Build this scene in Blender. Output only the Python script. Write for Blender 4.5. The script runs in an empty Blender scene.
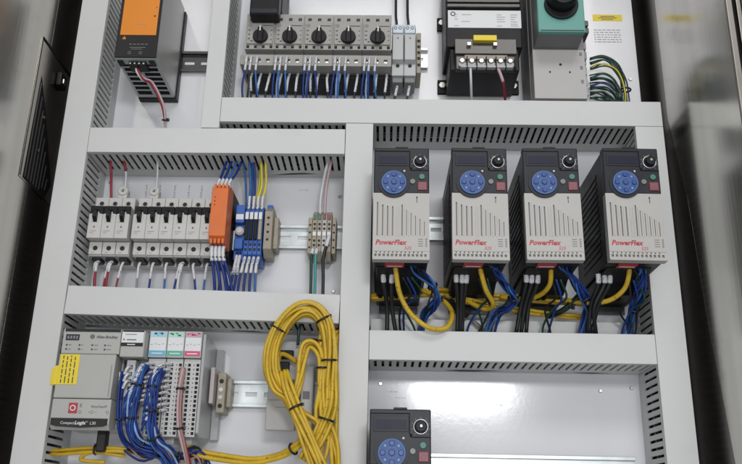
import bpy, math, random
from mathutils import Vector, Matrix
random.seed(7)
S = 0.001                      # all sizes below are millimetres
sc = bpy.context.scene
col = sc.collection

# ---------------------------------------------------------------- camera, world, light
cam_d = bpy.data.cameras.new('camera'); cam = bpy.data.objects.new('camera', cam_d); col.objects.link(cam)
cam_d.sensor_width = 36.0; cam_d.lens = 39.976
cam_d.clip_start = 0.02; cam_d.clip_end = 60
cam.matrix_world = Matrix([[0.999715, -0.013364, 0.019775, -0.012336], [0.014288, -0.328546, -0.94438, -1.016123], [0.019117, 0.944394, -0.328261, -0.282265], [0, 0, 0, 1]])
sc.camera = cam
w = bpy.data.worlds.new('World'); sc.world = w; w.use_nodes = True
bg = w.node_tree.nodes['Background']; bg.inputs[0].default_value = (0.93, 0.97, 1.0, 1); bg.inputs[1].default_value = 0.30
def area(name, loc, target, sx, sy, power, color):
    l = bpy.data.lights.new(name, 'AREA'); l.shape = 'RECTANGLE'; l.size = sx; l.size_y = sy
    l.energy = power; l.color = color
    o = bpy.data.objects.new(name, l); col.objects.link(o); o.location = loc
    o.rotation_euler = (Vector(target) - Vector(loc)).to_track_quat('-Z', 'Y').to_euler()
    return o
area('ceiling_lamp', (0.25, -2.2, 1.6), (0, 0, 0.0), 1.3, 0.6, 16.6, (1, 0.985, 0.96))
area('front_lamp', (-0.1, -2.8, -0.62), (0, 0, 0.05), 2.0, 0.8, 17, (0.97, 0.98, 1))  # added unseen fill from low in front, brightens the duct undersides
area('front_lamp', (0.312, -2.5, 0.29), (0.312, 0, 0.29), 0.40, 0.26, 16.0, (0.97, 0.98, 1))  # window whose glare shows in the enamel plate
sc.view_settings.view_transform = 'Standard'; sc.view_settings.look = 'None'
sc.view_settings.exposure = 0.0; sc.view_settings.gamma = 1.0
sc.view_settings.use_curve_mapping = False

# ---------------------------------------------------------------- materials
def mat(name, c, rough=0.5, metal=0.0, var=0.06, vs=60.0, bump=0.0, bs=900.0, coat=0.0, spec=0.5, alpha=1.0, trans=0.0, ink=None, rvar=0.08, dirt=0.0, aniso=None):
    m = bpy.data.materials.new(name); m.use_nodes = True
    n = m.node_tree.nodes; l = m.node_tree.links; b = n['Principled BSDF']
    b.inputs['Metallic'].default_value = metal
    b.inputs['Coat Weight'].default_value = coat; b.inputs['Coat Roughness'].default_value = 0.08
    b.inputs['Specular IOR Level'].default_value = spec
    b.inputs['Alpha'].default_value = alpha
    b.inputs['Transmission Weight'].default_value = trans
    tc = n.new('ShaderNodeTexCoord')
    src = tc.outputs['Object']
    if aniso:
        mp = n.new('ShaderNodeMapping'); mp.inputs['Scale'].default_value = aniso; l.new(src, mp.inputs['Vector']); src = mp.outputs[0]
    nz = n.new('ShaderNodeTexNoise'); nz.inputs['Scale'].default_value = vs; nz.inputs['Detail'].default_value = 5
    l.new(src, nz.inputs['Vector'])
    r = n.new('ShaderNodeMapRange'); r.inputs['From Min'].default_value = 0.3; r.inputs['From Max'].default_value = 0.7
    r.inputs['To Min'].default_value = 1 - var; r.inputs['To Max'].default_value = 1 + var
    l.new(nz.outputs['Fac'], r.inputs['Value'])
    mx = n.new('ShaderNodeVectorMath'); mx.operation = 'SCALE'; mx.inputs[0].default_value = c[:3]
    l.new(r.outputs[0], mx.inputs['Scale'])
    out = mx.outputs[0]
    if dirt:
        n2 = n.new('ShaderNodeTexNoise'); n2.inputs['Scale'].default_value = 14; n2.inputs['Detail'].default_value = 8; n2.inputs['Roughness'].default_value = .7
        l.new(tc.outputs['Object'], n2.inputs['Vector'])
        r2 = n.new('ShaderNodeMapRange'); r2.inputs['From Min'].default_value = .55; r2.inputs['From Max'].default_value = .75
        r2.inputs['To Min'].default_value = 1; r2.inputs['To Max'].default_value = 1 - dirt
        l.new(n2.outputs['Fac'], r2.inputs['Value'])
        m2 = n.new('ShaderNodeVectorMath'); m2.operation = 'SCALE'; l.new(out, m2.inputs[0]); l.new(r2.outputs[0], m2.inputs['Scale']); out = m2.outputs[0]
    if ink:                                            # printed marks on sleeves and cable jackets
        sx, th, ic = ink
        m4 = n.new('ShaderNodeMapping'); m4.inputs['Scale'].default_value = sx; l.new(tc.outputs['Object'], m4.inputs['Vector'])
        n4 = n.new('ShaderNodeTexNoise'); n4.inputs['Scale'].default_value = 1; n4.inputs['Detail'].default_value = 1.5
        l.new(m4.outputs[0], n4.inputs['Vector'])
        r4 = n.new('ShaderNodeMapRange'); r4.inputs['From Min'].default_value = th; r4.inputs['From Max'].default_value = th + .04
        l.new(n4.outputs['Fac'], r4.inputs['Value'])
        x4 = n.new('ShaderNodeMix'); x4.data_type = 'RGBA'; l.new(r4.outputs[0], x4.inputs['Factor']); l.new(out, x4.inputs['A']); x4.inputs['B'].default_value = (*ic, 1); out = x4.outputs['Result']
    l.new(out, b.inputs['Base Color'])
    rr = n.new('ShaderNodeMapRange'); rr.inputs['To Min'].default_value = max(0.02, rough - rvar); rr.inputs['To Max'].default_value = min(1, rough + rvar)
    l.new(nz.outputs['Fac'], rr.inputs['Value']); l.new(rr.outputs[0], b.inputs['Roughness'])
    if bump:
        n3 = n.new('ShaderNodeTexNoise'); n3.inputs['Scale'].default_value = bs; n3.inputs['Detail'].default_value = 3
        l.new(src, n3.inputs['Vector'])
        bp = n.new('ShaderNodeBump'); bp.inputs['Strength'].default_value = bump; bp.inputs['Distance'].default_value = 0.0006
        l.new(n3.outputs['Fac'], bp.inputs['Height']); l.new(bp.outputs[0], b.inputs['Normal'])
    return m
K = {}
K['plate'] = mat('white_enamel', (.735, .735, .76), .12, var=.025, vs=6, rvar=.03, bump=.05, bs=160, dirt=.05)
K['duct'] = mat('duct_pvc', (.61, .615, .605), .46, var=.028, vs=7, bump=.08, bs=500, dirt=.09, rvar=.12)
K['ductin'] = mat('duct_finger_pvc', (.61, .615, .605), .55, var=.03, vs=30)
K['steel'] = mat('brushed_steel', (.56, .545, .51), .19, 1, var=.22, vs=14, bump=.12, bs=160, aniso=(1, 1, .06), dirt=.25)
K['steeld'] = mat('dark_steel', (.10, .095, .09), .45, .8, var=.15, vs=12)
K['trim'] = mat('trim_steel', (.36, .33, .30), .4, 1, var=.08, vs=30)
K['zinc'] = mat('zinc_plate', (.50, .53, .53), .38, 1, var=.10, vs=60)
K['zincd'] = mat('aged_zinc', (.10, .10, .10), .45, 1, var=.14, vs=60)
K['black'] = mat('black_plastic', (.012, .012, .013), .42, var=.2, vs=40, bump=.08, spec=.22)
K['blackr'] = mat('matt_black', (.008, .008, .009), .8, var=.2, vs=40, spec=.15)
K['keypad'] = mat('keypad_black', (.026, .027, .033), .38, var=.12, vs=50, bump=.05, spec=.25)
K['drive'] = mat('drive_cover_beige', (.475, .455, .43), .48, var=.04, vs=30, bump=.1, dirt=.10)
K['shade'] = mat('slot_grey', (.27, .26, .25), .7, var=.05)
K['disp'] = mat('lcd_window', (.010, .012, .032), .4, var=.05, spec=.25)
K['dial'] = mat('blue_dial', (.045, .105, .28), .38, var=.12, vs=90, spec=.3)
K['dialb'] = mat('blue_button', (.040, .075, .29), .32, var=.06, vs=90)
K['dialr'] = mat('dial_ring_print', (.20, .29, .52), .4, var=.06)
K['green'] = mat('green_button', (.05, .20, .13), .4)
K['redb'] = mat('red_button', (.26, .060, .075), .4)
K['greyb'] = mat('grey_button', (.20, .20, .20), .35)
K['knobr'] = mat('knob_ring', (.50, .51, .52), .28, .7)
K['redp'] = mat('red_print', (.45, .035, .05), .5)
K['greyp'] = mat('grey_print', (.24, .23, .23), .6)
K['white'] = mat('white_plastic', (.66, .655, .64), .42, var=.03)
K['mcb'] = mat('breaker_grey', (.55, .54, .52), .45, var=.04, vs=40, bump=.06, dirt=.06)
K['mpcb'] = mat('starter_grey', (.345, .335, .31), .5, var=.05, vs=40, bump=.08, dirt=.08)
K['fuse'] = mat('fuse_grey', (.47, .475, .475), .4, var=.03)
K['clear'] = mat('clear_blue_plastic', (.42, .50, .58), .2, var=.05)
K['plc'] = mat('controller_grey', (.43, .425, .40), .5, var=.03, vs=30, bump=.08, dirt=.06)
K['plcl'] = mat('module_light_grey', (.52, .52, .51), .48, var=.03)
K['plcs'] = mat('module_side_grey', (.40, .41, .41), .35, var=.04)
K['orange'] = mat('orange_panel', (.72, .235, .020), .42, var=.04, vs=20)
K['relay'] = mat('orange_relay', (.68, .16, .035), .45, var=.06, vs=40, bump=.06)
K['alu'] = mat('aluminium_side', (.50, .50, .48), .42, .45, var=.08, vs=10, bump=.06)
K['vent'] = mat('pale_vent_frame', (.42, .45, .45), .45, .3)
K['teal'] = mat('teal_plastic', (.12, .34, .295), .45, var=.04)
K['grey'] = mat('light_grey_case', (.46, .445, .43), .5, var=.03, vs=20, bump=.06)
K['dgrey'] = mat('mid_grey_case', (.20, .20, .20), .5, var=.05)
K['beige'] = mat('terminal_beige', (.34, .30, .235), .5, var=.12, vs=120, dirt=.2)
K['bluep'] = mat('blue_terminal', (.035, .12, .42), .4, var=.1)
K['yel'] = mat('yellow_cable', (.61, .40, .026), .38, var=.14, vs=70, dirt=.2, ink=((300, 300, 330), .67, (.30, .19, .02)))
K['yel2'] = mat('yellow_label', (.80, .62, .04), .5, var=.03)
K['yw'] = mat('yellow_wire', (.68, .58, .05), .45)
K['bw'] = mat('blue_wire', (.012, .036, .20), .42, var=.35, vs=120, spec=.35)
K['bw2'] = mat('mid_blue_wire', (.035, .13, .36), .42, var=.3, vs=120, spec=.35)
K['kw'] = mat('black_wire', (.013, .014, .015), .38, var=.2)
K['ww'] = mat('white_wire', (.62, .63, .66), .45)
K['rw'] = mat('red_wire', (.26, .016, .028), .42)
K['pw'] = mat('brown_pink_wire', (.36, .20, .18), .5, var=.1)
K['gw'] = mat('green_wire', (.009, .050, .036), .42)
K['tw'] = mat('teal_wire', (.06, .30, .30), .42)
K['grw'] = mat('grey_wire', (.25, .25, .26), .45)
K['fer'] = mat('wire_sleeve_white', (.66, .66, .69), .4, ink=((420, 420, 520), .60, (.08, .08, .10)))
K['pbw'] = mat('pale_blue_wire', (.22, .36, .60), .42, var=.3, vs=120)
K['palep'] = mat('pale_plate', (.50, .44, .44), .45)
K['gap_shade'] = mat('gap_shade_steel', (.22, .20, .18), .24, 1, var=.2, vs=8, aniso=(1, 1, .12))  # darker metal, the shade mirrored from the side gaps put into its colour
K['panel'] = mat('vent_panel_steel', (.40, .38, .35), .24, 1, var=.2, vs=10, aniso=(1, 1, .12))
K['tie'] = mat('black_cable_tie', (.012, .012, .012), .4)
K['lab'] = mat('paper_label', (.72, .73, .74), .5, var=.02)
K['cyan'] = mat('cyan_print', (.13, .42, .62), .5)
K['cyanl'] = mat('pale_cyan_print', (.42, .62, .74), .5)
K['grn'] = mat('green_print', (.10, .42, .30), .5)
K['grnl'] = mat('pale_green_print', (.45, .66, .58), .5)
K['pink'] = mat('pink_print', (.62, .09, .19), .5)
K['pinkl'] = mat('pale_pink_print', (.52, .38, .40), .5)
K['ink'] = mat('dark_ink', (.06, .06, .07), .6)
K['inkl'] = mat('faint_ink', (.36, .36, .38), .6)
K['screw'] = mat('screw_steel', (.55, .55, .53), .3, 1)
K['smoke'] = mat('smoked_cover', (.060, .050, .043), .22, var=.25, spec=.4)
K['hole'] = mat('terminal_hole', (.02, .018, .016), .7)

# ---------------------------------------------------------------- mesh helpers; d = distance out from the back plate
class M:
    def __init__(s): s.v = []; s.f = []; s.sm = []
    def q(s, idx, sm=False): s.f.append(tuple(idx)); s.sm.append(sm)
    def box(s, x0, x1, z0, z1, d0, d1):
        b = len(s.v)
        for y in (-d0, -d1):
            s.v += [(x0, y, z0), (x1, y, z0), (x1, y, z1), (x0, y, z1)]
        for f in ((3, 2, 1, 0), (4, 5, 6, 7), (0, 1, 5, 4), (1, 2, 6, 5), (2, 3, 7, 6), (3, 0, 4, 7)):
            s.q([b + i for i in f][::-1] if False else [b + i for i in f])
        return s
    def prism(s, poly, d0, d1):               # polygon in x,z (counter-clockwise from the front)
        b = len(s.v); n = len(poly)
        s.v += [(x, -d0, z) for x, z in poly] + [(x, -d1, z) for x, z in poly]
        s.q([b + i for i in range(n)][::-1]); s.q([b + n + i for i in range(n)])
        for i in range(n):
            j = (i + 1) % n; s.q((b + i, b + j, b + n + j, b + n + i))
        return s
    def side(s, poly, x0, x1):                # polygon in d,z swept along x
        b = len(s.v); n = len(poly)
        s.v += [(x0, -d, z) for d, z in poly] + [(x1, -d, z) for d, z in poly]
        s.q([b + i for i in range(n)]); s.q([b + n + i for i in range(n)][::-1])
        for i in range(n):
            j = (i + 1) % n; s.q((b + j, b + i, b + n + i, b + n + j))
        return s
    def disc(s, x, z, r, d0, d1, n=20, r1=None, sx=1.0):
        r1 = r if r1 is None else r1; b = len(s.v)
        for (rr, d) in ((r, d0), (r1, d1)):
            s.v += [(x + sx * rr * math.cos(2 * math.pi * i / n), -d, z + rr * math.sin(2 * math.pi * i / n)) for i in range(n)]
        s.q([b + n + i for i in range(n)])
        s.q([b + i for i in range(n)][::-1])
        for i in range(n):
            j = (i + 1) % n; s.q((b + i, b + j, b + n + j, b + n + i), n > 10)
        return s
    def ring(s, x, z, ra, rb, d0, d1, n=22):
        b = len(s.v)
        for (rr, d) in ((ra, d0), (ra, d1), (rb, d1), (rb, d0)):
            s.v += [(x + rr * math.cos(2 * math.pi * i / n), -d, z + rr * math.sin(2 * math.pi * i / n)) for i in range(n)]
        for k in range(4):
            for i in range(n):
                j = (i + 1) % n; k2 = (k + 1) % 4
                s.q((b + k * n + i, b + k * n + j, b + k2 * n + j, b + k2 * n + i), True)
        return s
    def sheet(s, x0, x1, z0, z1, d0, d1, holes):   # plate with rectangular holes, no inner faces
        xs = sorted({x0, x1} | {min(max(h[i], x0), x1) for h in holes for i in (0, 1)})
        zs = sorted({z0, z1} | {min(max(h[i], z0), z1) for h in holes for i in (2, 3)})
        nx, nz = len(xs) - 1, len(zs) - 1
        def solid(i, j):
            if i < 0 or j < 0 or i >= nx or j >= nz: return False
            cx, cz = (xs[i] + xs[i + 1]) / 2, (zs[j] + zs[j + 1]) / 2
            return not any(h[0] < cx < h[1] and h[2] < cz < h[3] for h in holes)
        G = {}
        def V(i, j, k):
            if (i, j, k) not in G:
                G[(i, j, k)] = len(s.v); s.v.append((xs[i], -(d0, d1)[k], zs[j]))
            return G[(i, j, k)]
        for i in range(nx):
            for j in range(nz):
                if not solid(i, j): continue
                s.q((V(i, j, 1), V(i + 1, j, 1), V(i + 1, j + 1, 1), V(i, j + 1, 1)))
                s.q((V(i, j, 0), V(i, j + 1, 0), V(i + 1, j + 1, 0), V(i + 1, j, 0)))
                if not solid(i - 1, j): s.q((V(i, j, 0), V(i, j, 1), V(i, j + 1, 1), V(i, j + 1, 0)))
                if not solid(i + 1, j): s.q((V(i + 1, j, 0), V(i + 1, j + 1, 0), V(i + 1, j + 1, 1), V(i + 1, j, 1)))
                if not solid(i, j - 1): s.q((V(i, j, 0), V(i + 1, j, 0), V(i + 1, j, 1), V(i, j, 1)))
                if not solid(i, j + 1): s.q((V(i, j + 1, 0), V(i, j + 1, 1), V(i + 1, j + 1, 1), V(i + 1, j + 1, 0)))
        return s
    def tube(s, pts, r, n=7, closed=False, step=5, cap=True):
        P = smooth(pts, step) if not closed else [Vector(p) for p in pts]
        m = len(P); b = len(s.v); N = None
        for i in range(m):
            if closed: t = (P[(i + 1) % m] - P[i - 1]).normalized()
            else: t = (P[min(i + 1, m - 1)] - P[max(i - 1, 0)]).normalized()
            if N is None:
                N = t.orthogonal().normalized()
            N = (N - t * N.dot(t)).normalized(); B = t.cross(N)
            for k in range(n):
                a = 2 * math.pi * k / n; s.v.append(tuple(P[i] + (N * math.cos(a) + B * math.sin(a)) * r))
        for i in range(m if closed else m - 1):
            i2 = (i + 1) % m
            for k in range(n):
                k2 = (k + 1) % n; s.q((b + i * n + k, b + i * n + k2, b + i2 * n + k2, b + i2 * n + k), True)
        if not closed and cap:
            s.q([b + k for k in range(n)][::-1]); s.q([b + (m - 1) * n + k for k in range(n)])
        return s
    def move(s, dx, dy, dz): s.v = [(x + dx, y + dy, z + dz) for x, y, z in s.v]; return s

def W(p): return Vector((p[0], -p[2], p[1]))          # (x, z, d) -> world mm
def smooth(pts, step=5):
    P = [Vector(p) for p in pts]
    if len(P) == 2: return P
    out = []
    for i in range(len(P) - 1):
        p0 = P[i - 1] if i else P[0] * 2 - P[1]; p1, p2 = P[i], P[i + 1]; p3 = P[i + 2] if i + 2 < len(P) else P[-1] * 2 - P[-2]
        for k in range(step):
            t = k / step
            out.append(.5 * ((2 * p1) + (p2 - p0) * t + (2 * p0 - 5 * p1 + 4 * p2 - p3) * t * t + (3 * p1 - p0 - 3 * p2 + p3) * t ** 3))
    out.append(P[-1]); return out

def link(name, me, m, org, parent=None, bev=0, kind=None, label=None, tilt=0):
    o = bpy.data.objects.new(name, me); col.objects.link(o)
    if m: me.materials.append(K[m])
    if parent: o.parent = parent
    if bev:
        b = o.modifiers.new('bevel', 'BEVEL'); b.width = bev * S; b.segments = 2; b.limit_method = 'ANGLE'
    if kind: o['kind'] = kind
    if label: o['label'] = label
    return o
def mesh(mb, org=(0, 0, 0)):
    me = bpy.data.meshes.new('mesh')
    me.from_pydata([((x - org[0]) * S, (y - org[1]) * S, (z - org[2]) * S) for x, y, z in mb.v], [], mb.f)
    me.polygons.foreach_set('use_smooth', mb.sm); me.update(); return me
def tag(o, label, cat, group=None):
    o['label'] = label; o['category'] = cat
    if group: o['group'] = group
    return o
class T:                                               # a thing: an Empty at its base with mesh parts
    def __init__(s, name, label, cat, x, z, d=0, group=None):
        s.o = bpy.data.objects.new(name, None); col.objects.link(s.o); s.o.empty_display_size = .01
        s.org = (x, -d, z); s.o.location = (x * S, -d * S, z * S); tag(s.o, label, cat, group)
    def p(s, name, mb, m, bev=0, parent=None, kind=None, label=None):
        if name in ('fine_print', 'label_marks', 'port_symbols', 'ink_mark'): kind = 'stuff'
        return link(name, mesh(mb, s.org), m, s.org, parent or s.o, bev, kind, label)
    def txt(s, string, x, z, d, h, m, parent=None, shear=0, bold=0, align='LEFT', sx=1, name='lettering'):
        c = bpy.data.curves.new('t', 'FONT'); c.body = string; c.size = h / .70; c.shear = shear; c.offset = bold
        c.align_x = align; c.resolution_u = 2; c.extrude = 0.08
        t = bpy.data.objects.new('t', c); col.objects.link(t)
        me = bpy.data.meshes.new_from_object(t)
        bpy.data.objects.remove(t); bpy.data.curves.remove(c)
        me.name = 'text'
        for v in me.vertices:
            a = v.co; v.co = Vector(((x + a.x * sx - s.org[0]) * S, (-d - a.z - s.org[1]) * S, (z + a.y - s.org[2]) * S))
        me.materials.clear()
        return link(name, me, m, s.org, parent or s.o)
def solo(name, mb, m, label, cat, x, z, d=0, group=None, bev=0, kind=None):
    org = (x, -d, z); o = link(name, mesh(mb, org), m, org, None, bev, kind); o.location = (x * S, -d * S, z * S)
    return tag(o, label, cat, group)
def struct(name, mb, m, bev=0):
    o = link(name, mesh(mb), m, None, None, bev, 'structure'); return o
def kids(o): return [c for c in bpy.data.objects if c.parent == o]
CH = {}
def copy_tree(o, parent=None, index=None):
    if index is None:
        index = {}
        for c in bpy.data.objects:
            if c.parent: index.setdefault(c.parent.name, []).append(c)
    c = o.copy(); col.objects.link(c); c.parent = parent
    for ch in index.get(o.name, []): copy_tree(ch, c, index)
    return c
ORD = ['first', 'second', 'third', 'fourth', 'fifth', 'sixth', 'seventh', 'eighth', 'ninth', 'tenth', 'eleventh', 'twelfth']

# ---------------------------------------------------------------- enclosure
struct('back_wall', M().box(-520, 420, -700, 900, -62, -58), 'steeld')
pl = T('back_plate', 'white glossy enamelled mounting plate carrying all the devices', 'mounting plate', -50, -600)
pl.o['kind'] = 'structure'
pl.p('plate', M().box(-430, 334, -600, 820, -3, 0), 'plate')
for x, z in ((-20, 176), (286, 176), (-18, -126), (288, -126), (-215, 168), (-378, 380), (-258, 240), (-212, 420), (36, 236), (322, 300), (-384, 136), (-76, 120), (-80, -10), (-384, -76), (-78, -196), (250, -130)):
    pl.p('screw', M().disc(x, z, 2.6, .2, 1.6, 14, 1.9), 'screw')
pr = M(); rn = random.Random(2)
for bx_, bz_ in ((-12, -136), (0, -143), (213, 152), (213, 146), (-330, 236), (-130, 128), (120, -150)):
    x = bx_
    for i in range(5):
        l = rn.uniform(1, 3.2); pr.box(x, x + l, bz_ + rn.uniform(0, .5), bz_ + .7 + rn.uniform(0, .5), .1, .16); x += l + .8
pl.p('ink_mark', pr, 'inkl')
# stainless side walls of the cabinet
lw = T('cabinet_side_wall', 'brushed steel cabinet side wall with a louvred vent, left of the panel', 'cabinet wall', -444, -600)
lw.p('wall_sheet', M().box(-448, -444, -650, 900, -58, 700), 'steel')
lw.p('gap_shade_sheet', M().box(-443.97, -443.9, -650, 900, -58, 107), 'gap_shade')  # added sheet, paints the dark gap reflection onto the wall
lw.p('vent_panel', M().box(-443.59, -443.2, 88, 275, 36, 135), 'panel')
lw.p('vent_opening', M().side([(121, 228), (126, 90), (62, 86), (47, 112), (97, 195)], -443.19, -443.0), 'blackr')
for i in range(8):
    y0 = 119 - i * 8.3; zt = 219 - i * 15
    lw.p('louvre', M().side([(y0, zt), (y0 + 1.4, zt), (y0 + 4.2, 92 if i < 6 else 98), (y0 + 2.8, 92 if i < 6 else 98)], -442.98, -442.0), 'steeld')
lw.p('fold_edge', M().side([(134, 273), (134, 276), (40, 276), (40, 272)], -443.1, -442.4), 'blackr')
lw.p('fold_edge', M().side([(134, 90), (134, 273), (131.8, 273), (131.8, 90)], -443.1, -442.8), 'steeld')
for z in (135, 180): lw.p('screw', M().box(-442.1, -441, z, z + 3, 98, 101), 'screw')
lw.p('hinge_bolt', M().box(-443.1, -436, 238, 257, 62, 82), 'black', bev=2)
lw.p('bolt', M().box(-438, -434.5, 243, 250, 68, 76), 'screw', bev=1)
rw = T('cabinet_side_wall', 'blurred mirror-like steel cabinet side wall, right of the panel', 'cabinet wall', 349, -600)
rw.p('wall_sheet', M().box(349, 353, -650, 900, -58, 250), 'steel')
rw.p('gap_shade_sheet', M().side([(-57, 899), (50, 899), (50, 215), (86, 90), (104, -64), (132, -225), (170, -500), (-57, -500)], 348.86, 348.95), 'gap_shade')  # added sheet, front edge cut to the outline of the mirrored dark gap
rw.p('edge_lip', M().box(349, 355.5, -650, 900, 250.2, 254), 'trim', bev=.8)
rw.p('gasket', M().box(355.7, 360, -650, 900, 244, 249), 'blackr')
rw.p('edge_lip', M().box(360.2, 365, -650, 900, 247, 253), 'trim', bev=.8)
solo('cabinet_door', M().box(371, 900, -650, 900, 225, 243), 'steeld', 'dark cabinet door edge beyond the right steel wall', 'cabinet door', 371, -650, 225)

# ---------------------------------------------------------------- slotted wire ducts
def duct(x0, x1, z0, z1, along, label, tilt=0, dep=80.0, top_cut=0, slots=(True, True)):
    L0, L1, c0, c1 = (x0, x1, z0, z1) if along == 'x' else (z0, z1, x0, x1)
    t = T('wire_duct', label, 'wire duct', (x0 + x1) / 2, (z0 + z1) / 2, 0, 'slotted white wire ducts')
    def b(mb, l0, l1, a0, a1, d0, d1):
        if along == 'x': mb.box(l0, l1, a0, a1, d0, d1)
        else: mb.box(a0, a1, l0, l1, d0, d1)
    base = M(); b(base, L0, L1, c0 + 1.2, c1 - 1.2, .3, 2.2)
    for a in (c0 + 1, c1 - 2.8): b(base, L0, L1, a, a + 1.8, .3, 21)
    t.p('base_channel', base, 'ductin')
    pitch = 8.756
    for a in (c0 + 1.05, c1 - 2.75):
        f = M(); n = int((L1 - L0) / pitch)
        for i in range(n + 1):
            l0 = L0 + i * pitch; l1 = min(l0 + 5.5, L1)
            if l1 - l0 < 1: continue
            b(f, l0, l1, a, a + 1.7, 21, dep - 3)
        t.p('finger', f, 'ductin', kind='stuff')
    cv = M(); b(cv, L0, L1, c0, c1, dep - 1.8, dep)
    for a in (c0, c1 - 1.0): b(cv, L0, L1, a, a + 1.0, dep - 8.5, dep - 1.8)
    t.p('cover', cv, 'duct', bev=.7)
    # the wiring that fills the duct, seen dark through the slots
    wf = M(); rnd = random.Random(int(abs(L0 * 7 + c0)))
    for k in range(7):
        a = c0 + 6 + (c1 - c0 - 12) * ((k * .37) % 1); d = 12 + (k * 8.3) % 52
        pts = []
        for i in range(7):
            l = L0 + 4 + (L1 - L0 - 8) * i / 6
            aa = a + rnd.uniform(-2.2, 2.2); dd = d + rnd.uniform(-3, 3)
            pts.append((l, -dd, aa) if along == 'x' else (aa, -dd, l))
        wf.tube(pts, 4.4, 6, step=3)
    u = solo('wire_bundle', wf, 'kw', 'dark wires inside the ' + label.replace('wire duct', 'duct'), 'wires', *( (x0 + x1) / 2, (z0 + z1) / 2, 10))
    if tilt:
        for o in (t.o, u): o.rotation_euler = (0, -tilt, 0)
    return t
duct(-425.3, -390.2, -480, 640, 'z', 'tall white wire duct along the left edge of the panel')
duct(296.4, 331.2, -480, 187.9, 'z', 'tall white wire duct along the right edge of the panel')
duct(-66.3, -31.8, -480, 187.9, 'z', 'white vertical wire duct between the breakers and the drives')
duct(-249.6, -226.6, 179.6, 640, 'z', 'narrow white vertical wire duct between the orange power supply and motor protectors')
duct(-226.2, 331.2, 188.5, 222.8, 'x', 'long white horizontal wire duct under the motor protectors and transformer', tilt=-.0006)
duct(-389.8, -66.9, 144.9, 178.9, 'x', 'white horizontal wire duct above the circuit breakers', tilt=.004)
duct(-389.2, -66.9, -66.2, -31.9, 'x', 'white horizontal wire duct between the breakers and the controller', tilt=-.0206)
duct(-31.4, 296.0, -110.9, -76.7, 'x', 'white horizontal wire duct under the row of drives', tilt=0)
t = T('cover_strip', 'flat white trunking strip behind the black motor wires, just above the duct', 'trunking', 130, -76)
t.p('strip', M().box(-31.2, 276, -75.8, -52, .2, 34), 'duct', bev=1)

# ---------------------------------------------------------------- DIN rails
def rail(x0, x1, z0, label, m='zinc', h=32.0):
    t = T('mounting_rail', label, 'rail', (x0 + x1) / 2, z0, 0, 'slotted steel mounting rails')
    holes = []; x = x0 + 6
    while x + 16 < x1: holes.append((x, x + 14, z0 + h / 2 - 2.6, z0 + h / 2 + 2.6)); x += 23
    t.p('web', M().sheet(x0, x1, z0 + 4, z0 + h - 4, .4, 1.6, holes), m)
    for a, c in ((z0, z0 + 4), (z0 + h - 4, z0 + h)):
        i0, i1 = (c - 1.2, c) if a == z0 else (a, a + 1.2)
        f = M().box(x0, x1, a, c, 6, 7.2); f.box(x0, x1, i0, i1, 1.6, 6)
        t.p('flange', f, m, bev=.3)
    return t
rail(-330, -250.2, 302.5, 'dark steel rail behind the orange-fronted power supply', 'zincd')
rail(-215, 41.2, 311.5, 'steel rail carrying the rotary motor protectors, its end showing beside the fuse holders')
rail(-388, -67.2, 44.8, 'steel rail behind the breakers and the orange relay')
rail(-31, 295, 58.6, 'steel rail behind the row of four drives')
rail(-212, -67.2, -157.8, 'steel rail between the controller and the yellow cable coil')
rail(41, 284, -240, 'long steel rail beside the lowest drive')

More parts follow.
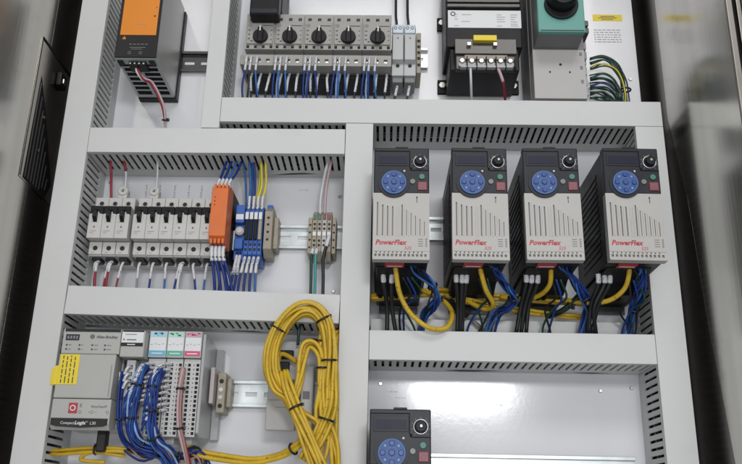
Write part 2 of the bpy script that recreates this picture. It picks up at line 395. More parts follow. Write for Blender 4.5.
# ---------------------------------------------------------------- drives
def make_drive():
    x0, x1 = -28.5, 34.5; zt, zb = 122.0, -12.6
    t = T('variable_speed_drive', 'tmp', 'motor drive', 3, zb, 0, 'variable speed drives with blue dials')
    body = M().box(x0 + 1, x1 - 1, zb + 1.5, zt - 1, 1, 138)
    b = t.p('body', body, 'black', bev=1.2)
    f = M()
    for side in (x0 + .2, x1 - .8):
        for i in range(13): f.box(side, side + .6 + .3, zb + 16 + i * 8, zb + 20.5 + i * 8, 30, 112)
    t.p('cooling_rib', f, 'black', kind='stuff')
    t.p('lower_housing', M().side([(4, zb + 1), (4, zb - 16), (60, zb - 16), (84, zb - 6), (118, zb + 1)], x0 + 4, x1 - 6), 'black', bev=1.2)
    # keypad
    k = t.p('keypad', M().prism([(x0, 66), (x1, 66), (x1, zt), (x0, zt)], 138.2, 150), 'keypad', bev=1.3)
    g = M(); g.box(x0 + 1, 12, 117.2, 118, 150, 150.5); g.box(12, 12.8, 97, 118, 150, 150.5); g.box(14.6, x1 - .5, 93.5, 94.3, 150, 150.5)
    g.box(12.8, 15, 94.1, 97.2, 150, 150.5)
    t.p('seam', g, 'blackr', parent=k)
    t.p('top_tab', M().box(-4, 10, zt + .1, zt + 2, 142, 149), 'keypad', bev=.5, parent=k)
    t.p('display_frame', M().box(-24.6, 11.2, 99.3, 115, 150.1, 150.9), 'keypad', bev=.3, parent=k)
    t.p('display', M().box(-22.4, 9.6, 101.6, 111.2, 151, 151.4), 'disp', parent=k)
    t.p('dial_surround', M().disc(-5.6, 78, 18.3, 146, 151.6, 40, 17.8), 'keypad')
    dl = t.p('dial', M().disc(-5.6, 78, 14.6, 151.8, 153.4, 36, 14.2), 'dial')
    r = M(); r.ring(-5.6, 78, 13.2, 13.6, 153.3, 153.6, 36); r.ring(-5.6, 78, 5.6, 6.0, 153.3, 153.6, 28)
    t.p('dial_print', r, 'dialr', parent=dl)
    for dx, dz, rr in ((0, 9.4, 2.9), (0, -9.4, 2.9), (9.4, 0, 2.9), (-9.4, 0, 2.9), (0, 0, 3.1)):
        t.p('dial_button', M().disc(-5.6 + dx, 78 + dz, rr, 153.4, 154.6, 18, rr * .8), 'dialb', parent=dl)
    for a in range(4):
        an = math.pi / 4 + a * math.pi / 2
        t.p('dial_mark', M().disc(-5.6 + 9.8 * math.cos(an), 78 + 9.8 * math.sin(an), 1.3, 153.3, 153.7, 10), 'dialr', parent=dl)
    t.p('indicator_lamp', M().disc(6.2, 92.8, 1.1, 150, 151, 12), 'white', parent=k)
    kn = t.p('speed_knob', M().disc(24, 104.4, 6.2, 151, 157.5, 28, 5.4), 'black', bev=.4)
    t.p('knob_ring', M().ring(24, 104.4, 6.5, 8.0, 150, 151.6, 30), 'knobr', parent=kn)
    t.p('knob_cap', M().disc(24.2, 104.6, 2.2, 157.5, 158.6, 16, 1.2), 'knobr', parent=kn)
    for a in range(9):
        an = math.radians(-50 + a * 35); t.p('scale_tick', M().box(24 + 9.2 * math.cos(an) - .35, 24 + 9.2 * math.cos(an) + .35, 104.4 + 9.2 * math.sin(an) - .6, 104.4 + 9.2 * math.sin(an) + .6, 150, 150.3), 'greyp', parent=kn)
    t.p('reverse_button', M().disc(15.7, 80.0, 3.2, 150, 151.6, 18, 2.8), 'greyb')
    t.p('start_button', M().disc(26.2, 85.9, 3.5, 150, 151.8, 18, 3.1), 'green')
    sb = t.p('stop_button', M().box(21.4, 32, 69.4, 79.6, 150, 151.7), 'redb', bev=1)
    t.p('stop_mark', M().ring(26.6, 74.4, 2.0, 2.7, 151.7, 151.95, 18), 'greyb', parent=sb)
    # beige cover: real slots
    holes = []
    for i, xx in enumerate([-24.4, -18.6, -13.0, -7.4, 3.2]):
        ztop = [55, 52, 50.5, 50, 52][i]; holes.append((xx, xx + 1.5, 15, ztop))
    for i in range(5): holes.append((8.6 + i * 5.0, 9.3 + i * 5.0, 15.5, 46 - i * 3.5))
    hr = [(x0 + 2.0 + i * 4.6, x0 + 4.6 + i * 4.6, -9.2, -6.2) for i in range(13)] + [(x0 + 3.4 + i * 4.6, x0 + 4.8 + i * 4.6, -5.2, -3.6) for i in range(12)]
    c = t.p('front_cover', M().sheet(x0, x1, zb, 66, 138.4, 149.6, holes + hr), 'drive')
    rb = M()
    for rx, rz in ((-21.3, 53), (-15.6, 51), (-9.9, 50), (-2.4, 50), (.4, 50), (6.0, 49), (11.2, 45), (16.2, 42), (21.2, 38), (26.2, 34)): rb.box(rx, rx + .8, 14.5, rz, 149.6, 150.2)
    t.p('raised_rib', rb, 'drive', parent=c, kind='stuff')
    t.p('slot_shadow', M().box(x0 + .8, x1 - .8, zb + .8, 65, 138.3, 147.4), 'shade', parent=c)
    t.p('cover_edge', M().box(x0, x1, zb - .4, zb + 1.4, 138.6, 150.6), 'drive', parent=c, bev=.4)
    t.p('cover_edge', M().box(x0 + .6, x1 - .6, -2.9, -2.2, 149.6, 150.2), 'drive', parent=c)
    t.p('cover_mark', M().box(20.2, 20.9, 54.5, 62.5, 149.6, 149.9), 'ink', parent=c)
    t.p('cover_mark', M().box(19.6, 21.5, 60.3, 61.3, 149.6, 149.9), 'ink', parent=c)
    t.txt('PowerFlex', -25.6, 4.6, 149.7, 5.6, 'redp', parent=c, shear=.25, bold=.28, sx=.98)
    t.txt('525', 6.4, -.9, 149.7, 3.7, 'redp', parent=c, shear=.25)
    pr = M()
    for i in range(4): pr.box(22, 27.4, 3.0 + i * 2.6, 3.8 + i * 2.6, 149.6, 149.9); pr.box(30, 32, 2.6 + i * 2.6, 4.2 + i * 2.6, 149.6, 149.9)
    t.p('fine_print', pr, 'greyp', parent=c)
    # underside
    u = t.p('terminal_label', M().side([(120, zb - .6), (120, zb + 1.2), (134, zb + 1.2), (134, zb - .6)], -14.5, 7), 'redp')
    t.p('label_text', M().box(-12, 5, zb - .9, zb - .5, 124.5, 127), 'lab', parent=u)
    for i in range(5):
        t.p('terminal', M().box(-22 + i * 6.4, -17.4 + i * 6.4, zb - 18.5, zb - 15, 44, 54), 'blackr')
    t.p('grounding_plate', M().box(x0 + 7, x1 - 8, zb - 26, zb - 16, 2, 5), 'zincd', bev=.5)
    return t
dr = make_drive()
dlab = ['leftmost of the four drives in the row, beside the central vertical duct', 'second drive in the row, between the leftmost drive and the third',
        'third drive in the row, just left of the rightmost one', 'rightmost of the four drives, beside the tall right duct',
        'lone drive at the bottom of the panel, cut by the picture edge']
dr.o['label'] = 'black and beige ' + dlab[0]
for i, (dx, dz, rz) in enumerate([(87.4, 1.0, 0), (171.4, 2.0, 0), (260, 3.0, .0), (1.2, -296.8, 0)]):
    c = copy_tree(dr.o); c.location = dr.o.location + Vector((dx * S, 0, dz * S)); c['label'] = ('black and beige ' if i < 3 else 'dark ') + dlab[i + 1]; c.rotation_euler = (0, (.004, -.003, .006, -.004)[i], (.006, -.008, .004, 0)[i])

# ---------------------------------------------------------------- power supply (top left)
t = T('power_supply', 'orange and black fronted power supply with bare metal sides at the top left', 'power supply', -332, 258)
X0, X1, ZB, D = -357.5, -306, 259, 114
t.p('case', M().box(X0, X1, ZB, 400, 12, D), 'alu', bev=.8)
t.p('back_plate', M().box(X0 + 1, X1 + 2, ZB - 3, 396, 2, 12), 'black')
t.p('front_panel', M().box(X0 - .6, X1 + .6, ZB - .5, 400, D, D + 2.4), 'black', bev=.5)
fp = t.p('orange_panel', M().box(X0 + 3.4, X1 - 2.4, 290, 400, D + 2.4, D + 3.2), 'orange', bev=.2)
t.p('mark', M().disc(-312.5, 318, 1.2, D + 3.2, D + 3.4, 10), 'black', parent=fp)
t.p('mark', M().disc(-311.5, 331, .7, D + 3.2, D + 3.4, 10), 'black', parent=fp)
pr = M()
for z, a, b_ in ((350, -344, -318), (347, -342, -320), (305, -336, -322)): pr.box(a, b_, z, z + .7, D + 3.2, D + 3.35)
t.p('fine_print', pr, 'beige', parent=fp)
t.p('warning_mark', M().prism([(-350.8, 284), (-345.8, 284), (-348.3, 288.6)], D + 2.4, D + 2.8), 'orange')
pr = M()
for i in range(5): pr.box(-341 + i * 5, -337.6 + i * 5, 276.5, 277.3, D + 2.4, D + 2.6)
pr.box(-340, -320, 272, 272.6, D + 2.4, D + 2.6); pr.box(-338, -324, 269.6, 270.1, D + 2.4, D + 2.6)
t.p('fine_print', pr, 'greyp')
for i in range(3): t.p('jack', M().disc(-339.5 + i * 7, 264.5, 1.5, D + 2.4, D + 2.7, 12), 'hole')
for i in range(2): t.p('jack_ring', M().ring(-339.5 + i * 14, 264.5, 1.5, 2.0, D + 2.4, D + 2.8, 14), 'greyp')
# underside: frame with vents and plugs
un = M()
un.box(X0 + .8, X1 - .8, ZB - 1.4, ZB + .2, 100, 113); un.box(X0 + .8, X0 + 4, ZB - 1.4, ZB + .2, 13, 100); un.box(X1 - 4, X1 - .8, ZB - 1.4, ZB + .2, 13, 100)
un.box(X0 + 4, X1 - 4, ZB - 1.4, ZB + .2, 13, 20); un.box(-334, -330.5, ZB - 1.4, ZB + .2, 20, 100)
t.p('bottom_frame', un, 'vent')
t.p('vent_shadow', M().box(X0 + 4.1, X1 - 4.1, ZB - .5, ZB + .1, 20.1, 99.9), 'blackr')
for a, b_ in ((X0 + 4, -334), (-330.5, X1 - 4)):
    for i in range(6): t.p('vent_bar', M().box(a, b_, ZB - 1.2, ZB - .4, 31 + i * 12, 34 + i * 12), 'vent')
t.p('plug', M().box(-342, -320, ZB - 7, ZB - 1.4, 90, 108), 'black', bev=.8)
for i in range(4): t.p('plug_screw', M().disc(-339.5 + i * 5.6, ZB - 4.3, 1.4, 108, 108.6, 10), 'screw')
for x in (-353, -313): t.p('connector', M().box(x - 3, x + 4, ZB - 3, ZB - 1.4, 97, 110), 'black', bev=.4)

# ---------------------------------------------------------------- motor protectors
def make_mp():
    x0, x1 = -203.0, -164.8
    t = T('motor_protector', 'tmp', 'motor protector', -184, 275, 0, 'rotary motor protectors')
    t.p('base', M().box(x0 + 1.2, x1 - 1.2, 275, 350, 8, 58), 'mpcb', bev=.8)
    holes = [(x0 + 4.6 + i * 12.8, x0 + 9.2 + i * 12.8, 340.6, 345.4) for i in range(3)] + [(x0 + 1.8 + i * 10.2, x0 + 5.6 + i * 10.2, 299, 303.6) for i in range(4)]
    t.p('upper_housing', M().sheet(x0, x1, 297.6, 351, 58, 74, holes), 'mpcb')
    t.p('hole_back', M().box(x0 + 1, x1 - 1, 298.6, 350, 58.2, 66), 'hole')
    for i in range(3): t.p('terminal_screw', M().disc(x0 + 6.9 + i * 12.8, 343, 2.0, 66, 70, 12), 'screw')
    t.p('front_step', M().box(x0 + 1.6, x1 - 1.6, 304.6, 337.5, 74, 76.4), 'mpcb', bev=.7)
    kn = t.p('rotary_knob', M().disc(-183.0, 315.0, 10.2, 76.4, 80.5, 30, 9.6), 'black')
    t.p('knob_handle', M().box(-185.9, -178.9, 302.6, 324.3, 79.5, 86.5), 'black', bev=1.4, parent=kn)
    t.p('knob_pointer', M().prism([(-183.3, 318), (-181.5, 318), (-181.8, 325.4), (-183, 325.4)], 86.5, 87), 'lab', parent=kn)
    t.p('logo', M().disc(-197.6, 332.6, 2.7, 76.4, 76.7, 14), 'greyp')
    pr = M(); pr.box(-182, -167.5, 331.6, 332.8, 76.4, 76.6)
    for z in (324, 317.5, 311): pr.box(-199.5, -196.8, z, z + 1.6, 76.4, 76.6)
    for z in (324, 317, 310): pr.box(-169.6, -168, z, z + 1.4, 76.4, 76.6)
    pr.box(-196, -193, 307.6, 309.2, 76.4, 76.6)
    t.p('fine_print', pr, 'ink')
    lo = t.p('lower_housing', M().sheet(x0, x1, 274.6, 290.4, 52, 72, [(x0 + 5.4 + i * 11.6, x0 + 10.2 + i * 11.6, 279.4, 284.6) for i in range(3)]), 'mpcb')
    t.p('hole_back', M().box(x0 + 1, x1 - 1, 275.6, 289.4, 52.2, 66), 'hole', parent=lo)
    for i in range(3): t.p('terminal_screw', M().disc(x0 + 7.8 + i * 11.6, 282, 2.1, 66, 69, 12), 'screw', parent=lo)
    t.p('recess', M().box(x0 + .4, x1 - .4, 290.4, 297.6, 50, 62), 'dgrey')
    t.p('contact_base', M().box(x0 + .2, x1 - .2, 269, 274.5, 4, 50), 'black', bev=.8)
    t.p('top_lug', M().box(x1 - 12, x1 - 7, 350.5, 354.5, 40, 52), 'black', bev=.6)
    return t
mp = make_mp()
ml = ['leftmost rotary motor protector, below the black block', 'second rotary motor protector from the left', 'middle rotary motor protector of the five', 'fourth rotary motor protector, two left of the fuse holders', 'rightmost rotary motor protector, touching the fuse holders']
mp.o['label'] = 'grey ' + ml[0]
for i in range(1, 5):
    c = copy_tree(mp.o); c.location = mp.o.location + Vector((38.62 * i * S, 0, 0)); c['label'] = 'grey ' + ml[i]
solo('end_stop', M().box(-211, -203.6, 283, 297, 8, 60), 'mpcb', 'small grey end stop left of the motor protector row', 'end stop', -207, 283, 8, bev=1)
t = T('contactor', 'black block above the leftmost motor protector, cut by the top edge', 'contactor', -174, 322)
t.p('body', M().box(-197, -157, 353, 420, 8, 76), 'black', bev=2)
t.p('front_part', M().box(-196, -158, 335, 420, 76.8, 98), 'black', bev=2)
t.p('front_ledge', M().box(-194.5, -159.5, 336, 343, 98, 100), 'keypad', bev=.8)

# ---------------------------------------------------------------- fuse holders, end clamp
def make_fuse():
    t = T('fuse_holder', 'tmp', 'fuse holder', -1.5, 272, 0, 'grey fuse holders')
    x0, x1 = -9.5, 6.5
    t.p('body', M().box(x0, x1, 274, 349, 6, 50), 'fuse', bev=1)
    t.p('handle', M().side([(50, 291), (50, 336), (57, 333), (58, 294)], x0 + .8, x1 - .8), 'fuse', bev=.8)
    t.p('top_cap', M().box(x0 + .6, x1 - .6, 338, 351, 14, 52), 'clear', bev=1)
    for dx in (-3.4, 3): t.p('cap_ring', M().ring(-1.5 + dx, 346, 1.6, 2.3, 52, 52.6, 12), 'greyp')
    t.p('screw_hole', M().disc(-1.5, 293.5 - 5, 2.6, 50, 50.5, 14), 'hole')
    t.p('indicator', M().disc(-1.5, 327, 1.3, 57, 57.8, 10), 'greyp')
    t.p('lower_cap', M().box(x0 + 1, x1 - 1, 266, 276, 14, 46), 'dgrey', bev=1)
    return t
fu = make_fuse(); fu.o['label'] = 'light grey fuse holder touching the rightmost motor protector'
c = copy_tree(fu.o); c.location = fu.o.location + Vector((16.3 * S, 0, 0)); c['label'] = 'light grey fuse holder beside the brown end clamp'
t = T('end_clamp', 'narrow brown end clamp right of the fuse holders', 'end clamp', 27, 288)
t.p('body', M().box(23.6, 30.0, 283, 345, 2, 42), 'beige', bev=.8)
for z in (293, 303, 312, 321, 330): t.p('hole', M().box(25, 28.8, z, z + 4, 42, 42.5), 'hole')

# ---------------------------------------------------------------- transformer
t = T('control_transformer', 'black control transformer with white rating label and screw terminals', 'transformer', 111, 268)
t.p('core', M().box(61, 160.5, 300, 440, 6, 80), 'black', bev=1.5)
t.p('core_skirt', M().box(66, 156, 268, 300, 6, 76), 'black', bev=1.5)
for z in (358, 366, 374, 382): t.p('winding_band', M().box(62.5, 159, z, z + 5, 80, 84 + (z % 3)), 'smoke', bev=1)
lb = t.p('rating_label', M().box(64, 160, 328.5, 355, 80.1, 80.7), 'lab')
pr = M(); rn = random.Random(3)
for z in (348, 344.5, 341, 337.5, 334, 331):
    for a, b_ in ((72, 78), (82, 98), (128, 140), (146, 156)):
        if rn.random() < .7: pr.box(a, a + (b_ - a) * rn.uniform(.5, 1), z, z + .9, 80.7, 80.9)
t.p('fine_print', pr, 'inkl', parent=lb); t.p('logo', M().ring(70.5, 349.5, 2.2, 3.4, 80.7, 80.95, 16), 'ink', parent=lb)
tb = t.p('terminal_housing', M().box(73, 149.5, 264, 305, 76, 86), 'smoke', bev=1)
t.p('clear_shield', M().box(71.5, 151, 284, 306, 86.2, 90), 'smoke', bev=.8, parent=tb)
t.p('fuse_cap', M().box(95, 125, 299.5, 307.5, 86, 97), 'yel2', bev=.8)
for x in (89.5, 123): t.p('fuse_clip', M().box(x - 2.6, x + 2.6, 293.5, 298, 90, 95), 'screw', bev=.4)
t.p('terminal_bar', M().box(76, 147, 266.5, 271.5, 86, 89), 'grey', bev=.5)
t.p('lower_bar', M().box(78, 145, 262.5, 265, 86, 93), 'plcs', bev=.5)
t.p('coil_wrap', M().box(84, 139, 277, 283.6, 86, 88), 'beige', bev=.8)
for i in range(6):
    x = 80.5 + i * 12.3
    t.p('terminal_screw', M().disc(x, 273, 3.3, 88, 92, 14, 2.6), 'screw')
    t.p('barrier', M().box(x + 5.6, x + 6.8, 262, 278, 84, 94), 'black')
for x in (54.5, 152.5):
    for z in (277, 377):
        if z == 377 and x > 100: continue
        fo = t.p('mounting_foot', M().box(x, x + 14, z - 4, z + 17, .3, 5), 'black', bev=1)
        t.p('foot_bolt', M().disc(x + 6.5, z + 7, 5.2, 5, 9, 6, 4.6), 'screw', parent=fo)
t.p('mounting_bar', M().box(54.5, 166, 273, 280, .3, 3.8), 'black')

# ---------------------------------------------------------------- teal topped device
t = T('disconnect_unit', 'light grey unit with teal upper part and black round knob', 'switch unit', 206, 226)
t.p('case', M().box(173, 240, 226, 297, 2, 80), 'grey', bev=.8)
t.p('case_upper', M().box(173, 240, 297, 420, 2, 79), 'dgrey', bev=.8)
t.p('case_side', M().box(171.6, 172.9, 226, 420, 4, 60), 'dgrey')
for x, z in ((208, 275), (194, 264), (219.5, 264)): t.p('screw_hole', M().disc(x, z, 1.8 if x == 208 else 1.3, 80, 80.4, 12), 'hole')
te = t.p('teal_front', M().box(174, 233, 298, 420, 112, 120), 'teal', bev=1.2)
t.p('teal_case', M().box(174.6, 232.4, 298.6, 420, 79.2, 111.8), 'dgrey', bev=.6)
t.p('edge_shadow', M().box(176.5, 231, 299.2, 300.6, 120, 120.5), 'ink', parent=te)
kn = t.p('knob', M().disc(204, 337, 21.5, 120.2, 124, 40), 'black', bev=.8)
t.p('knob_cap', M().disc(204, 343, 19.5, 124, 142, 40, 17), 'black', bev=1.5, parent=kn)
t.p('knob_ring', M().ring(204, 345, 13.5, 15, 142, 142.8, 34), 'dgrey', parent=kn)
for i in range(9):
    z = 236 + i * 15.5
    b_ = t.p('side_terminal', M().box(240.4, 252, z, z + 12.5, 2, 42), 'plcs', bev=.8)
    t.p('terminal_hole', M().disc(246, z + 6.5, 2.4, 42, 42.4, 10), 'hole', parent=b_)
for x, z in ((238, 320), (238, 331)): t.p('terminal_lug', M().box(x, x + 9, z, z + 8, 60, 84), 'zincd', bev=1)
for i in range(6):
    z = 300 + i * 15
    t.p('side_terminal', M().box(240.4, 251, z + 2, z + 13, 2, 50), 'mpcb', bev=.8)
for z in (248, 268, 288): t.p('case_slot', M().box(233, 236.5, z, z + 5, 80, 80.3), 'dgrey')
# stickers on the plate
t = T('warning_sticker', 'yellow sticker on the white plate above the green wires', 'sticker', 298, 394)
t.p('sticker', M().box(277, 318.5, 394, 404.5, .1, .4), 'yel2')
pr = M()
for z, a, b_ in ((401, 288, 308), (398.5, 285, 311), (396, 289, 306)): pr.box(a, b_, z, z + 1, .4, .5)
t.p('fine_print', pr, 'ink')
t = T('printed_note', 'faint grey printed text block on the white plate under the yellow sticker', 'sticker', 297, 357)
pr = M(); rn = random.Random(5)
for i in range(6):
    x = 277
    while x < 314:
        l = rn.uniform(2, 6); pr.box(x, min(x + l, 315), 378.5 - i * 3.9, 379.9 - i * 3.9, .1, .2); x += l + 1.3
t.p('fine_print', pr, 'inkl')

# ---------------------------------------------------------------- breakers
def make_mcb():
    x0 = -383.2; x1 = x0 + 16.6
    t = T('circuit_breaker', 'tmp', 'circuit breaker', x0 + 8.3, 18, 0, 'grey miniature circuit breakers')
    t.p('body', M().box(x0, x1, 19, 97, 6, 44.8), 'mcb', bev=.8)
    t.p('front', M().box(x0, x1, 37.5, 80, 44.8, 55), 'mcb', bev=.6)
    t.p('toggle_window', M().box(x0 + .2, x1 - .2, 68.5, 80.5, 45, 58.6), 'black', bev=.4)
    t.p('face', M().prism([(x0, 37.5), (x1, 37.5), (x1, 69), (x1 - 4.6, 70), (x1 - 5, 72.5), (x0 + 5, 72.5), (x0 + 4.6, 70), (x0, 69)], 55.6, 60.4), 'mcb', bev=.5)
    t.p('toggle', M().side([(56, 62), (58, 76), (66, 72), (67, 64), (60, 58)], x0 + 5.9, x1 - 5.9), 'black', bev=.6)
    t.p('indicator', M().box(x0 + 7, x0 + 8.8, 51, 53.2, 60.4, 60.6), 'redb')
    pr = M(); pr.box(x0 + 3, x0 + 11, 46.4, 47.1, 60.4, 60.5); pr.box(x0 + 3, x0 + 8, 44, 44.6, 60.4, 60.5); pr.box(x0 + 4, x0 + 12, 58, 58.6, 60.4, 60.5); pr.box(x0 + 4, x0 + 8, 22.6, 23.2, 47.5, 47.6)
    t.p('fine_print', pr, 'greyp')
    t.p('upper_screw', M().disc(x0 + 8.3, 88.5, 2.8, 44.8, 45.2, 14), 'hole')
    t.p('upper_screw_ring', M().ring(x0 + 8.3, 88.5, 2.8, 3.6, 44.8, 45.4, 16), 'mcb')
    t.p('lower_step', M().box(x0 + .3, x1 - .3, 20.5, 36.5, 44.8, 47.5), 'mcb', bev=.6)
    t.p('lower_screw', M().disc(x0 + 8.3, 28.5, 3.0, 47.5, 47.9, 14), 'hole')
    t.p('lower_terminal', M().box(x0 + 3, x1 - 3, 14.5, 19.5, 22, 40), 'black', bev=.6)
    t.p('lower_housing', M().box(x0 + .4, x1 - .4, 13.5, 19.3, 8, 22), 'mcb', bev=.4)
    return t
mcb = make_mcb()
names = ['leftmost breaker of the group of three, next to the left duct', 'middle breaker of the group of three', 'right breaker of the group of three'] + \
    ['%s breaker from the left in the group of six' % ORD[i] for i in range(5)] + ['rightmost breaker, half behind the orange relay']
mcb.o['label'] = 'grey ' + names[0]
for i in range(1, 9):
    dx = 16.9 * i if i < 3 else 16.9 * i + 4.4
    c = copy_tree(mcb.o); c.location = mcb.o.location + Vector((dx * S, 0, 0)); c['label'] = 'grey ' + names[i]
for i, (x, nm) in enumerate(((-350.5, 'the group of three breakers'), (-310.3, 'the left end of the group of six breakers'))):
    t = T('terminal_lug', 'white round-holed lug standing above ' + nm, 'terminal', x, 98, 0, 'white lugs above the breakers')
    t.p('tab', M().box(x - 5.5, x + 5.5, 97, 106, 30, 44), 'mcb', bev=1)
    t.p('socket', M().ring(x, 106.5, 2.7, 6.2, 34, 45.6, 20), 'mcb')
    t.p('socket_bottom', M().disc(x, 106.5, 2.8, 34, 40, 14), 'hole')
tl = T('label_strip', 'row of faint handwritten marks on the plate above the six breakers', 'marking', -270, 105)
pr = M(); rn = random.Random(9)
for i, x in enumerate((-336, -318, -298, -279, -262, -247)):
    for k in range(6): pr.box(x + rn.uniform(0, 1), x + 2.2 + rn.uniform(0, 1), 116 + k * 3.1, 117.6 + k * 3.1, .1, .2)
tl.p('ink_mark', pr, 'inkl')

# ---------------------------------------------------------------- orange relay, blue group, terminal block
t = T('safety_relay', 'slim orange relay module right of the breakers', 'relay', -218, 20)
t.p('rear_housing', M().side([(2, 14), (2, 108), (46, 108), (46, 20), (30, 14)], -227.5, -208.5), 'black', bev=1)
t.p('front_housing', M().side([(46.2, 26), (46.2, 106), (62, 106), (80, 98), (80, 36), (62, 26)], -228, -208), 'relay', bev=.8)
for zz, nm in ((100.5, 1), (32.5, 0)):
    for i in range(4): t.p('terminal_hole', M().disc(-225 + i * 4.7, zz - (0 if nm else .5), 1.5, 66, 79.5 - 5.2 + (0), 10), 'hole')
for i in range(4):
    t.p('upper_terminal', M().box(-226.6 + i * 4.7, -223.4 + i * 4.7, 99.4, 104.6, 60, 77), 'relay', bev=.6)
    t.p('lower_terminal', M().box(-226.6 + i * 4.7, -223.4 + i * 4.7, 27.6, 33.6, 60, 77), 'relay', bev=.6)
for z in (86, 81, 76): t.p('indicator', M().disc(-223.5, z, .9, 80, 80.6, 10), 'redb')

t = T('blue_relay_module', 'blue terminal module with grey round trimmer beside the orange relay', 'relay module', -198, 20)
t.p('base', M().box(-205, -192, 20, 92, 2, 34), 'bluep', bev=1)
t.p('upper_block', M().box(-204, -192.5, 66, 90, 34, 44), 'bluep', bev=1.5)
t.p('name_tag', M().box(-203, -193.6, 70, 77, 44, 44.6), 'lab')
t.p('trimmer', M().disc(-198, 56, 6.0, 34, 42, 20, 5.4), 'plcs'); t.p('trimmer_top', M().disc(-198, 56, 3.4, 42, 43, 16), 'mcb')
t.p('lower_block', M().box(-204, -193, 32, 46, 34, 42), 'bluep', bev=1.5)
t.p('side_clip', M().box(-208, -205.2, 34, 60, 8, 30), 'white', bev=.8)
bl = []
for i in range(4):
    x = -191.6 + i * 5.6
    t = T('terminal_block', ['first', 'second', 'third', 'fourth'][i] + ' slim blue terminal block right of the grey trimmer', 'terminal block', x + 2.6, 16, 0, 'slim blue terminal blocks')
    t.p('body', M().side([(2, 18), (2, 88), (30, 92), (40, 84), (40, 26), (30, 14)], x, x + 5.2), 'bluep', bev=.5)
    t.p('middle', M().box(x + .6, x + 4.6, 44, 80, 40, 44.5), 'black' if i < 3 else 'beige', bev=.5)
    t.p('marker', M().box(x + .5, x + 4.7, 70, 79.5, 44.6, 46), 'lab', bev=.3)
    for z in (30, 36.5): t.p('wire_entry', M().box(x + 1.1, x + 4.1, z, z + 3.6, 40, 40.4), 'hole')
t = T('end_clamp', 'beige end clamp on the rail right of the blue terminal blocks', 'end clamp', -160, 25)
t.p('body', M().side([(2, 27), (2, 90), (26, 92), (38, 84), (38, 34), (26, 25)], -168, -157.5), 'beige', bev=.8)
t.p('foot', M().box(-157.3, -151.5, 38, 80, 2, 26), 'beige', bev=.8)
t.p('top_tab', M().box(-167, -160, 88, 97, 6, 26), 'bluep', bev=.8)
for z in (46, 56, 66, 75): t.p('hole', M().disc(-163, z, 1.7, 38, 38.4, 10), 'hole')

for i, (nm, m, m2) in enumerate((('beige', 'beige', 'green'), ('green-topped beige', 'beige', 'green'), ('grey', 'grey', 'redb'), ('beige', 'beige', 'redb'))):
    x = -107 + i * 6.1
    t = T('terminal_block', ['leftmost', 'second', 'third', 'rightmost'][i] + ' %s slice of the small terminal group left of the central duct' % nm, 'terminal block', x + 3, 28, 0, 'terminal blocks by the central duct')
    t.p('body', M().side([(2, 26), (2, 84), (26, 88), (36, 80), (36, 32), (26, 22)], x, x + 5.7), m, bev=.5)
    t.p('upper_entry', M().box(x + 1, x + 4.6, 74, 80, 33, 38), m2, bev=.6)
    t.p('marker', M().box(x + .6, x + 5, 52, 57.5, 36, 37.4), 'lab', bev=.3)
    for z in (40, 46, 62, 68): t.p('screw', M().disc(x + 2.9, z, 1.6, 36, 36.6, 10), 'hole')
for x, nm in ((-112.6, 'left'), (-82.3, 'right')):
    t = T('end_clamp', 'ribbed brown end clamp on the %s of the small terminal group' % nm, 'end clamp', x + 2.5, 28, 0, 'end clamps of the small terminal group')
    t.p('body', M().box(x, x + 5, 30, 78, 2, 33), 'beige', bev=.8)
    for z in (38, 48, 58, 68): t.p('hole', M().disc(x + 2.5, z, 1.4, 33, 33.5, 8), 'hole')

# ---------------------------------------------------------------- controller
t = T('programmable_controller', 'large light grey controller module with yellow sticker at lower left', 'controller', -347, -196)
X0, X1 = -381, -314
D = 95
t.p('rear_housing', M().box(X0 + 2, X1 - 1, -192, -82, 3, 70), 'plcs', bev=1.2)
t.p('upper_face', M().box(X0 + .6, X1, -112.5, -83.6, 70, D), 'plc', bev=1)
t.p('door', M().prism([(X0 - .4, -162.2), (X1 - 3.4, -162.2), (X1 - 2.2, -112.9), (X0 + .2, -112.9)], 70, D + 1.2), 'plc', bev=1.2)
t.p('lower_face', M().side([(70, -194), (70, -162.8), (D + .4, -162.8), (D + .4, -190), (90, -196.5)], X0 - .8, X1 - 1.8), 'plc', bev=1.2)
t.p('door_seam', M().box(X1 - 6.4, X1 - 5.4, -160, -125, D + 1.2, D + 1.5), 'shade')
t.p('top_band', M().box(X0 + 3, X1 - .6, -87.2, -83.9, D, D + .6), 'black')
dp = t.p('status_display', M().box(-376.6, -361.2, -97.2, -90.4, D, D + .8), 'disp', bev=.3)
for i in range(4): t.p('display_digit', M().box(-374.6 + i * 3.3, -372.6 + i * 3.3, -95.6, -92.2, D + .8, D + .95), 'greyp', parent=dp)
t.p('logo', M().disc(-346.4, -92.6, 2.5, D, D + .4, 18), 'ink')
t.p('logo_ring', M().ring(-346.4, -92.6, 1.0, 1.5, D + .4, D + .5, 14), 'plc')
t.txt('Allen-Bradley', -341.6, -94.4, D + .1, 3.1, 'ink', bold=.10, sx=1.0)
for i in range(4):
    for j, z in enumerate((-103.4, -108.2)):
        x = -375.5 + i * 14.6
        t.p('status_lamp', M().box(x, x + 1.8, z, z + 1.8, D, D + .5), 'ink'); t.p('lamp_caption', M().box(x + 2.8, x + (6.2, 5, 7.5, 8)[i], z + .3, z + 1.4, D, D + .2), 'greyp')
t.p('reset_window', M().box(-362.4, -352.6, -178.6, -167.4, D + .4, D + 1.2), 'redp', bev=.5)
t.p('window_mark', M().ring(-357.6, -173, 2.2, 3.4, D + 1.2, D + 1.5, 12), 'lab')
t.txt('EtherNet/IP', -337.6, -172.4, D + .5, 2.7, 'ink', sx=.95)
pr = M()
for x in (-349.3, -336, -318.8): pr.ring(x, -177.2, 1.2, 1.8, D + .4, D + .6, 12)
